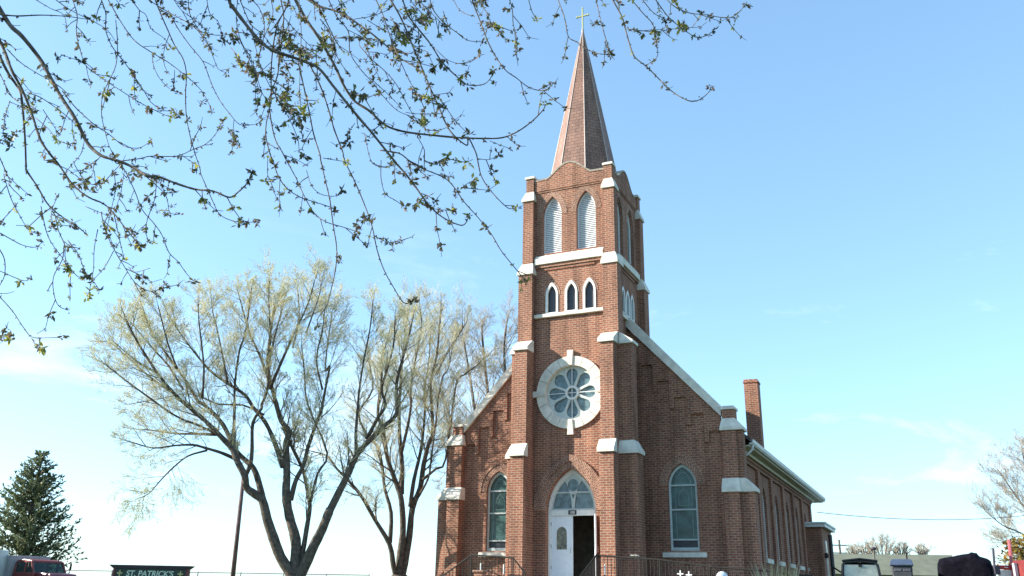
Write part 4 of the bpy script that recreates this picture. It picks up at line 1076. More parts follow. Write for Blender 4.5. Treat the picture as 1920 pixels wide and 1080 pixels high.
# ------------------------------------------------------------------ trees
REG = {'a': (0, 0, 3.177), 'b': (0, 320, 3.0), 'c': (440, 0, 3.374), 'd': (480, 300, 3.177), 'e': (860, 0, 3.4286),
       'p': (160, 760, 3.374), 'q': (160, 480, 3.6), 'r': (560, 480, 3.6), 's': (560, 760, 3.375)}
def trace(txt):
    """'a 10,20 30,40 b 5,6' -> photo measurements; a letter switches the survey sheet"""
    out, reg = [], None
    for tok in txt.split():
        if tok in REG: reg = REG[tok]; continue
        x, y = map(float, tok.split(',')); out.append((reg[0] + x / reg[2], reg[1] + y / reg[2]))
    return out
def smooth_line(P, sub=3):
    """Catmull-Rom through the points"""
    P = [np.array(p, float) for p in P]
    if len(P) < 3: return [P[0] + (P[-1] - P[0]) * k / sub for k in range(sub + 1)]
    Q = [P[0] * 2 - P[1]] + P + [P[-1] * 2 - P[-2]]
    out = []
    for i in range(1, len(Q) - 2):
        for k in range(sub):
            t = k / sub; a_, b_, c_, d_ = Q[i - 1], Q[i], Q[i + 1], Q[i + 2]
            out.append(.5 * (2 * b_ + (c_ - a_) * t + (2 * a_ - 5 * b_ + 4 * c_ - d_) * t * t + (3 * b_ - a_ - 3 * c_ + d_) * t ** 3))
    return out + [P[-1]]
def unit(v):
    l = math.sqrt(v @ v); return v / l if l > 1e-9 else v
def rvec(r): return np.array((r.gauss(0, 1), r.gauss(0, 1), r.gauss(0, 1)))

def nrm(a): return a / np.maximum(1e-9, np.sqrt((a * a).sum(-1, keepdims=True)))
class Twigs:
    """branches grown level by level: each wanders, bends upwards and carries finer ones that end in buds"""
    def __init__(self, seed): self.g = np.random.default_rng(seed); self.tubes = []; self.buds = []
    def grow(self, seeds, kids, rmin, wob=.13, bud_n=2, bud_s=.03):
        g = self.g
        P = np.array([s[0] for s in seeds]); D = nrm(np.array([s[1] for s in seeds])); L = np.array([s[2] for s in seeds]); r = np.array([s[3] for s in seeds]); U = np.array([s[4] for s in seeds])
        for lev in range(len(kids) + 1):
            N = len(P); n = 5 if lev < 2 else 3
            pts = [P]; d = D; q = P
            for k in range(n):
                d = nrm(d + g.normal(0, wob, (N, 3)) + np.stack([0 * U, 0 * U, U / n], 1))
                q = q + d * (L / n)[:, None]; pts.append(q)
            pts = np.stack(pts, 1)
            rr = np.maximum(rmin * (1.0 if lev < 2 else .85), r[:, None] * (1 - .72 * np.arange(n + 1) / n))
            self.tubes.append((pts, rr, 0 if lev == 0 else 1))
            if lev == len(kids):
                for _ in range(bud_n):
                    f = g.uniform(.3, 1, N); i = np.minimum(n - 1, (f * n).astype(int)); t = (f * n - i)[:, None]; a = np.arange(N)
                    b = pts[a, i] * (1 - t) + pts[a, i + 1] * t
                    e = nrm(g.normal(0, 1, (N, 3))); s_ = nrm(np.cross(e, g.normal(0, 1, (N, 3)))); l_ = (bud_s * g.uniform(.6, 1.5, N))[:, None]
                    self.buds.append(np.stack([b, b + e * l_ * .5 + s_ * l_ * .3, b + e * l_, b + e * l_ * .5 - s_ * l_ * .3], 1))
                break
            m = kids[lev]
            f = (.15 + .83 * (np.arange(m)[None, :] + g.uniform(0, 1, (N, m))) / m).reshape(-1); a = np.repeat(np.arange(N), m)
            i = np.minimum(n - 1, (f * n).astype(int)); t = (f * n - i)[:, None]
            b = pts[a, i] * (1 - t) + pts[a, i + 1] * t; ax = nrm(pts[a, i + 1] - pts[a, i])
            s_ = g.normal(0, 1, (N * m, 3)); s_ = nrm(s_ - ax * (s_ * ax).sum(1, keepdims=True))
            D = nrm(ax * g.uniform(.7, 1.05, (N * m, 1)) + s_ * g.uniform(.42, .95, (N * m, 1)))
            L = L[a] * g.uniform(.40, .74, N * m) * (1.1 - .4 * f); r = np.maximum(rmin, r[a] * (1 - .6 * f) * .55); U = U[a]; P = b
    def build(self, name, mats, parent):
        off = world_loc(parent); V, F, MI, nv = [], [], [], 0
        for pts, rr, mi in self.tubes:
            N, n1, _ = pts.shape; k = 4 if mi == 0 else 3
            ax = nrm(pts[:, -1] - pts[:, 0]); ref = np.where(np.abs(ax[:, 2:3]) < .9, np.array([[0, 0, 1.0]]), np.array([[1.0, 0, 0]]))
            a = nrm(np.cross(ax, ref)); c = np.cross(ax, a)
            an = 2 * np.pi * np.arange(k) / k
            ring = a[:, None, None, :] * np.cos(an)[None, None, :, None] + c[:, None, None, :] * np.sin(an)[None, None, :, None]
            v = pts[:, :, None, :] + ring * rr[:, :, None, None]
            V.append(v.reshape(-1, 3))
            base = nv + np.arange(N)[:, None, None] * (n1 * k) + np.arange(n1 - 1)[None, :, None] * k
            kk = np.arange(k)[None, None, :]; k2 = (kk + 1) % k
            F.append(np.stack([base + kk, base + k2, base + k + k2, base + k + kk], -1).reshape(-1, 4)); MI.append(np.full(N * (n1 - 1) * k, mi)); nv += N * n1 * k
        o = quads(name, np.concatenate(V) - off, np.concatenate(F), np.concatenate(MI), mats, parent)
        if self.buds:
            b = np.concatenate(self.buds).reshape(-1, 3)
            quads('buds', b - off, np.arange(len(b)).reshape(-1, 4), None, [BUD], o)
        return o
def quads(name, V, F, MI, mats, parent):
    me = bpy.data.meshes.new(name)
    me.vertices.add(len(V)); me.vertices.foreach_set('co', V.astype(np.float32).ravel())
    me.loops.add(F.size); me.loops.foreach_set('vertex_index', F.astype(np.int32).ravel())
    me.polygons.add(len(F)); me.polygons.foreach_set('loop_start', np.arange(0, F.size, 4, dtype=np.int32)); me.polygons.foreach_set('loop_total', np.full(len(F), 4, dtype=np.int32))
    for m in mats: me.materials.append(m)
    if MI is not None: me.polygons.foreach_set('material_index', MI.astype(np.int32))
    me.update(calc_edges=True)
    o = bpy.data.objects.new(name, me); COL.objects.link(o); o.parent = parent
    return o

def bare_tree(name, label, D, base_px, trunk_w, limbs, seed, spread=.5, kid0=.5, L0=1.7, kids=(6, 6, 5), twig=TWIG, bud_n=2, group=None, zbase=1.0, up=.38, tw=1.0, bud_s=.025, thin=.0034):
    """limbs: (measured line, start width px, end width px, depth drift[, upward bend])"""
    R = random.Random(seed)
    b0 = atD(base_px[0], base_px[1], D)
    t = thing(name, (b0[0], b0[1], 1.1), label, 'tree', group)
    tr_ = MB(); seeds = []
    px2m = D / FPX
    nb = b0; ww = trunk_w * px2m / 2
    tr_.tube([(nb[0], nb[1], zbase - .1), (nb[0], nb[1], zbase + .12), (nb[0], nb[1], zbase + .5), nb], [ww * 1.9, ww * 1.45, ww * 1.15, ww], 12)
    for lb in limbs:
        ln, w0, w1, drift = lb[:4]; u_ = lb[4] if len(lb) > 4 else up
        P = trace(ln) if isinstance(ln, str) else list(ln)
        if w0 >= 11 and abs(P[0][1] - base_px[1]) < 70: P = [(base_px[0] + .25 * (P[0][0] - base_px[0]), base_px[1] + 14)] + P
        n = len(P)
        pts = [atD(x, y, D + drift * k / (n - 1) + spread * .25 * R.gauss(0, 1) * k / (n - 1)) for k, (x, y) in enumerate(P)]
        S = smooth_line(pts, 3); m = len(S)
        rad_ = [max(.006, (w0 + (w1 - w0) * (k / (m - 1)) ** .8) * px2m / 2 * R.uniform(.93, 1.07)) for k in range(m)]
        tr_.tube(S, rad_, 8 if w0 > 12 else 6)
        tot = sum(math.dist(S[k], S[k + 1]) for k in range(m - 1))
        acc, nxt = 0, tot * (.36 if w0 >= 11 else .22) + R.uniform(0, kid0)
        for k in range(m - 1):
            seg = math.dist(S[k], S[k + 1]); ax = unit(S[k + 1] - S[k])
            while acc + seg > nxt:
                p = S[k] + (S[k + 1] - S[k]) * ((nxt - acc) / seg); f = nxt / tot
                s_ = rvec(R); s_ = unit(s_ - ax * (s_ @ ax))
                nd = unit(ax * R.uniform(.7, 1.0) + s_ * R.uniform(.55, 1.05) + np.array((0, 0, .25 * u_)))
                seeds.append((p, nd, L0 * R.uniform(.5, 1.15) * (1.12 - .4 * f), rad_[k] * .38 * tw, u_))
                nxt += kid0 * R.uniform(.6, 1.4)
            acc += seg
        seeds.append((S[-1], unit(S[-1] - S[-2]), L0 * .45, rad_[-1] * .9, u_))
        seeds.append((S[-3], unit(S[-1] - S[-3] + rvec(R) * .2), L0 * .6, rad_[-1] * .9, u_))
    tr_.build('trunk', BARK, t, smooth=True, fix=False, boxuv=False)
    T = Twigs(seed); T.grow(seeds, kids, thin * D / 30, .075, bud_n, bud_s)
    T.build('crown', [twig if D > 50 else BARK2, twig], t)
    return t

T1 = [("p 1300,1065 1235,960 1190,840 1150,720 1120,600 1070,560 1020,520 1010,450 960,350 930,280 850,190 760,100 660,15 q 600,930 500,810 400,660 330,540 270,420", 22, 3, -1.0),
      ("p 1130,640 1100,500 1065,400 1010,345 955,290 920,220 870,120 800,40 740,-10 q 760,980 690,860 620,760 540,650 440,500 380,330", 13, 3, 1.2),
      ("p 1010,450 1045,370 1055,270 1060,110 1115,20 q 1190,1000 1230,900 1245,700 1290,500 1330,350", 9, 2.5, -.6),
      ("p 945,300 940,150 945,0 q 1008,1000 1010,860 1040,640 1080,520 1110,300 1122,220", 7, 2.5, .8),
      ("p 940,335 860,300 760,270 680,250 560,255 430,270 300,235", 7, 2, -1.6, .1),
      ("p 770,285 650,320 560,390 480,470 400,560 330,590", 4, 1.5, -2.2, -.25),
      ("p 830,185 700,180 570,178 440,160 330,150", 6, 2, 1.5, .2),
      ("p 1330,985 1330,850 1290,700 1270,560 1275,430 1270,250 1290,170 1240,100 1210,0 q 1270,930 1240,800 1230,700 1260,450 1300,300", 22, 3, .3),
      ("q 1245,900 1330,700 1420,500 1500,330 1545,180", 7, 2, -1.0),
      ("q 1250,880 1190,700 1110,520 1060,350 1030,240", 7, 2, 1.3),
      ("p 1250,390 1200,240 1140,110 1060,10 q 1080,940 960,860 850,780 760,680 640,520 560,400", 11, 2.5, 1.6),
      ("p 1375,930 1400,780 1420,650 1410,580 1380,420 1330,310 1290,230", 11, 6, .5),
      ("p 1425,610 1470,430 1530,300 r 60,1000 40,800 20,600", 6, 2, -.8),
      ("p 1300,600 1330,480 1380,380 1410,260 1460,120 1500,0 q 1590,1060 1620,900 1650,740 r 180,780 190,640 220,420", 10, 2.5, 1.0),
      ("p 1385,1020 1450,880 1500,780 1550,650 s 170,720 250,560 320,420 370,310 440,230 540,130 620,50 r 660,870 700,700 740,560 770,420", 22, 3, -.4),
      ("s 365,310 362,200 365,130 375,0 r 410,900 440,700 480,500 500,320", 8, 2.5, .9),
      ("q 600,930 480,850 380,770 250,650 160,580 110,575", 5, 1.8, 1.0), ("p 850,190 700,120 560,60 q 300,860 210,790 130,730", 5, 1.8, -1.2, .35), ("q 480,790 360,720 260,640 200,585", 4, 1.6, -1.4),
      ("q 660,900 560,740 470,640 350,500 270,400", 5, 1.8, 1.5), ("q 790,960 800,760 780,560 765,420 760,300", 5, 1.8, -.5), ("q 960,860 930,690 890,500 860,380 850,290", 5, 1.8, 1.2),
      ("q 1235,780 1250,560 1240,350 1240,180", 5, 1.8, -1.3), ("q 1400,620 1440,450 1440,300 1430,190", 4, 1.6, .8), ("q 1490,520 1540,380 1580,260 1600,160", 4, 1.6, -.6), ("q 620,760 560,600 520,450 490,330", 4, 1.6, -1.5),
      ("q 1600,900 1560,700 1600,500 1620,330", 5, 1.8, .9), ("p 1130,60 1000,0 q 900,1000 800,960 690,930 520,960 300,1000", 4, 1.6, 1.6, .2),
      ("s 430,215 500,80 550,0 r 560,900 600,760 640,600 650,440", 8, 2.5, -1.2)]
bare_tree('bare_tree', 'large multi stemmed bare tree with pale buds behind the green sign', 28, (551, 1080), 40, T1, 11, kid0=.26, L0=1.2, kids=(6, 5, 3), bud_n=3, group='bare trees left of the church')
T2 = [("s 600,1020 575,880 480,720 400,580 310,470 240,400 180,320 80,290", 12, 2, -1.8, .1),
      ("s 578,870 585,680 545,530 530,400 500,260 440,200 380,50 r 500,900 470,700", 9, 3, .8),
      ("s 640,980 660,800 650,600 620,500 560,330 540,170 500,50 r 560,860 560,700 600,560", 15, 3, -.8),
      ("s 650,560 655,400 640,200 635,0 r 690,870 700,700 720,500 740,380", 11, 3, 1.2),
      ("s 650,300 690,130 710,0 r 760,860 800,640 830,460 820,360", 7, 2.5, -.4),
      ("s 670,1000 700,830 720,650 770,520 790,380 820,250 850,150 r 890,860 930,680 950,480 960,360", 15, 3, .5),
      ("s 705,640 730,470 770,300 790,150 800,0 r 850,900 880,700 890,500", 9, 2.5, 1.8),
      ("s 785,470 870,400 930,340 r 1060,880 1120,800 1200,740", 6, 2, -1.0),
      ("r 930,800 1010,640 1090,520 1130,450", 5, 2, .6), ("s 760,575 820,460 840,330 r 960,860 1010,760 1040,600", 5, 2, -1.2)]
bare_tree('bare_tree', 'narrower bare tree with forked trunk right beside the church front corner', 38, (749, 1078), 28, T2, 23, kid0=.27, L0=1.7, kids=(6, 5, 3), bud_n=2, group='bare trees left of the church')
T3 = [([(930, 1000), (915, 900), (895, 800), (880, 700), (870, 640)], 12, 3, -1), ([(930, 990), (930, 850), (915, 740), (905, 640), (903, 610)], 12, 3, 1.5), ([(930, 980), (945, 850), (950, 740), (945, 660), (950, 610)], 12, 3, 0),
      ([(930, 960), (960, 850), (985, 760), (990, 700)], 9, 3, -1), ([(922, 900), (880, 850), (850, 800), (835, 760)], 7, 2, 1), ([(915, 880), (870, 830), (852, 850), (838, 880)], 5, 2, -1)]
bare_tree('bare_tree', 'tall bare tree rising behind the left slope of the church gable', 54, (930, 1070), 22, T3, 31, kid0=.36, L0=2.3, kids=(6, 5, 4), bud_n=1, twig=TWIG2, group='bare trees left of the church')
T4 = [([(1965, 1040), (1940, 980), (1905, 930), (1870, 880)], 6, 1.5, 0), ([(1965, 1040), (1950, 960), (1925, 880), (1915, 840)], 6, 1.5, 1), ([(1960, 1030), (1915, 1000), (1880, 985), (1850, 960)], 4, 1.2, -1),
      ([(1968, 1040), (1965, 950), (1960, 860), (1970, 800)], 7, 2, .5), ([(1955, 1040), (1910, 1020), (1880, 1015)], 5, 2, 1), ([(1970, 1040), (2000, 950), (2020, 870)], 9, 2, 0)]
bare_tree('bare_tree', 'bare tree with fine twigs cut by the right edge', 60, (1968, 1085), 20, T4, 41, kid0=.3, L0=2.2, kids=(6, 5, 4), thin=.003, twig=TWIG2, bud_n=1)
# far bushy trees over the pale building
k = 0
for x, w, h, sd, lab in ((1600, 20, 22, 51, 'thin far bare treetop nearest the distant power pole'), (1625, 26, 26, 52, 'low far bare treetop left of the round headed lamp post'), (1657, 60, 48, 53, 'wide tan far treetop rising in the middle above the pale building'), (1690, 34, 26, 54, 'low far treetop on the right flank of the tan one'), (1729, 18, 24, 55, 'small lone far treetop near the right end of the pale roof')):
    lim = [([(x, 1060), (x + w * f * .25, 1042), (x + w * f * .5, 1042 - h * (.55 - .25 * abs(f)))], 3, 1.5, f * 2) for f in (-.9, -.5, -.15, .2, .55, .95)]
    bare_tree('far_tree', lab, 110, (x, 1075), 7, lim, sd, kid0=.7, L0=1.25 if w < 40 else 1.9, kids=(7, 5), twig=TWIG2, bud_n=0, group='far treetops over the pale building', tw=1.0, thin=.0035)

# evergreen at the left edge
ce = atD(38, 1060, 50)
cf = thing('conifer_tree', (ce[0], ce[1], 1.1), 'dark green evergreen at the left edge above the red truck', 'tree')
m = MB(); m.tube([(ce[0], ce[1], .9), (ce[0], ce[1], 4), (ce[0] + .1, ce[1], 8.4)], [.24, .15, .02], 8); m.build('trunk', BARK, cf, smooth=True)
m = MB(); R = random.Random(77); apex = 8.55
for wv in range(46):
    hz = 2.0 + (apex - 2.15) * (wv / 45) ** .92
    Lm = 2.9 * max(.03, (1 - (hz - 2.0) / (apex - 1.9))) ** .82 + .08
    for b_ in range(8 if wv < 36 else 5):
        an = R.uniform(0, 6.283); L = Lm * R.choice((.6, .8, .9, 1, 1.12)) * R.uniform(.85, 1.1); d = np.array((math.cos(an), math.sin(an), 0)); tilt = R.uniform(.15, .62)
        p0 = np.array((ce[0] + .1 * (hz - 2) / 6.5, ce[1], hz)); n = 4
        pts = [p0 + d * L * k / n + np.array((0, 0, L * (tilt * (k / n) ** 1.6 - .06 * math.sin(math.pi * k / n)))) for k in range(n + 1)]
        m.tube(pts, [.028, .022, .016, .01, .004], 3, caps=False, mi=0)
        ns = int(8 + L * 16)
        for k in range(ns):
            f = R.uniform(.18, 1.0); i = min(n - 1, int(f * n)); p = pts[i] + (pts[i + 1] - pts[i]) * (f * n - i); ax = unit(pts[i + 1] - pts[i])
            e = unit(ax * R.uniform(.5, 1.0) + rvec(R) * .5 + np.array((0, 0, .18))); s_ = unit(np.cross(e, rvec(R))); q_ = R.uniform(.16, .38) * (.7 + .3 * L / 3)
            m.add([p - s_ * .012, p + e * q_ * .5 + s_ * .045, p + e * q_, p + e * q_ * .5 - s_ * .045], [(0, 1, 2, 3)], mi=1 if R.random() < .8 else 2)
m.build('crown', [BARK2, NEEDLE, NEEDLE2], cf, fix=False, boxuv=False)

# ------------------------------------------------------------------ overhanging maple: its trunk stands left of the view
RM = random.Random(91)
mb0 = CAM + RGT * -6.6 + FWD * 2.2; mz = ground_z(mb0[0], mb0[1])
mp_ = thing('maple_tree', (mb0[0], mb0[1], mz), 'maple whose budding branches hang across the upper left of the view', 'tree')
tk_ = MB(); brm = MB(); lv = MB()
crotch = np.array((mb0[0], mb0[1], 3.4))
tk_.tube([(mb0[0], mb0[1], mz - .1), (mb0[0], mb0[1], mz + .15), (mb0[0], mb0[1], mz + .7), crotch], [.46, .36, .28, .24], 14)
tk_.build('trunk', BARK, mp_, smooth=True, fix=False, boxuv=False)
LIMB = []
def limb(px, r0, r1):
    S = smooth_line([crotch + np.array((0, 0, -.25))] + [atD(x, y, d) for x, y, d in px], 6); n = len(S)
    rr = [r0 + (r1 - r0) * k / (n - 1) for k in range(n)]
    brm.tube(S, rr, 9); LIMB.extend((S[k], rr[k]) for k in range(3, n))
limb([(-420, -220, 4.6), (0, -300, 5.0), (450, -290, 5.2), (850, -240, 5.2), (1180, -190, 5.1), (1420, -150, 5.0)], .13, .014)
limb([(-380, -60, 4.4), (-160, -90, 4.7), (60, -150, 5.2), (330, -190, 5.9), (640, -180, 6.2)], .10, .02)
limb([(-420, 100, 4.4), (-230, 210, 4.8), (-150, 420, 5.2), (-120, 640, 5.5)], .07, .012)

def leaf_cluster(p, s, R, hang=.6):
    """a tuft of small unfolding leaves and catkins hanging from a node"""
    n = R.randint(7, 14); tone = R.random()
    for k in range(n):
        d = unit(rvec(R) * .85 + np.array((0, 0, -hang))); L = s * R.uniform(.45, 1.1); s_ = unit(np.cross(d, rvec(R))); nn = np.cross(d, s_)
        b = p + rvec(R) * s * .16; wd = L * R.uniform(.16, .30); f_ = R.uniform(.1, .35) * L
        mi = (0 if R.random() < .7 else 1) if tone < .62 else ((1 if R.random() < .6 else 3) if tone < .84 else (2 if R.random() < .55 else 3))
        t0, t1 = b, b + d * L; c1, c2 = b + d * L * .5 + s_ * wd + nn * f_ * .35, b + d * L * .5 - s_ * wd + nn * f_ * .35; mid = b + d * L * .5 - nn * f_ * .1
        lv.add([t0, c1, t1, mid, c2], [(0, 1, 2, 3), (0, 3, 2, 4)], mi=mi)

def spray(line, w0, w1, leafy=1.0, tie=True, D0=None):
    P = trace(line) if isinstance(line, str) else line
    D0 = D0 or RM.uniform(4.5, 5.9); D1 = max(4.2, min(6.4, D0 + RM.uniform(-.45, .45))); n = len(P)
    pts = [atD(x, y, D0 + (D1 - D0) * k / (n - 1) + (RM.gauss(0, .03) if 0 < k < n - 1 else 0)) for k, (x, y) in enumerate(P)]
    px2m = (D0 + D1) / 2 / FPX
    S = smooth_line(pts, 4); m = len(S)
    rr = [max(.0019, (w0 + (w1 - w0) * k / (m - 1)) * .74 * px2m / 2 * RM.uniform(.9, 1.12)) for k in range(m)]
    if tie and (P[0][1] < 12 or P[0][0] < 6):
        q, qr = min(LIMB, key=lambda t: np.linalg.norm(t[0] - S[0]) + (0 if t[0][2] > S[0][2] else .4))
        mid = (q + S[0]) / 2 + unit(S[0] - S[min(3, m - 1)]) * np.linalg.norm(q - S[0]) * .22
        pre = smooth_line([q, mid, S[0], S[1]], 4)[:-4]
        S = pre[:-1] + S; rr = [min(qr * .8, rr[0] * 1.15)] * (len(pre) - 1) + rr; m = len(S)
    brm.tube(S, rr, 6 if w0 > 4 else 5)
    # nodes: tufts, short spurs, bud scales
    acc = 0; nxt = RM.uniform(.02, .1)
    for k in range(m - 1):
        seg = math.dist(S[k], S[k + 1]); ax = unit(S[k + 1] - S[k]); f = k / (m - 1)
        while acc + seg > nxt:
            p = S[k] + (S[k + 1] - S[k]) * ((nxt - acc) / max(seg, 1e-6))
            u = RM.random(); big = .031 if RM.random() < .75 else .052
            if rr[k] < .011 or u < .25:
                if u < .29 * leafy: leaf_cluster(p, big * RM.uniform(.6, 1.1), RM)
                elif u < .50 * leafy:
                    s_ = rvec(RM); s_ = unit(s_ - ax * (s_ @ ax)); L = RM.uniform(.03, .20)
                    e = p + unit(ax * .8 + s_ * .7 + np.array((0, 0, -.15))) * L; e2 = e + unit(ax * .5 + s_ * .6 + np.array((0, 0, .5))) * L * .35
                    brm.tube([p, (p + e) / 2 + s_ * L * .05, e, e2], [.0032, .0027, .0022, .0016], 4, caps=False)
                    leaf_cluster(e, big * RM.uniform(.5, 1.0), RM)
                    if L > .12: leaf_cluster((p + e) / 2, .04, RM)
                else:
                    for _ in range(3): 
                        d = unit(rvec(RM)); L = RM.uniform(.008, .02); s_ = unit(np.cross(d, rvec(RM))) * L * .3
                        lv.add([p, p + d * L * .5 + s_, p + d * L, p + d * L * .5 - s_], [(0, 1, 2, 3)], mi=1 if RM.random() < .5 else 0)
            nxt += RM.uniform(.035, .10) / (.6 + .5 * leafy)
        acc += seg
    if leafy > .3:
        leaf_cluster(S[-1], .05 * RM.uniform(.6, 1.1), RM, -.1)
    return S

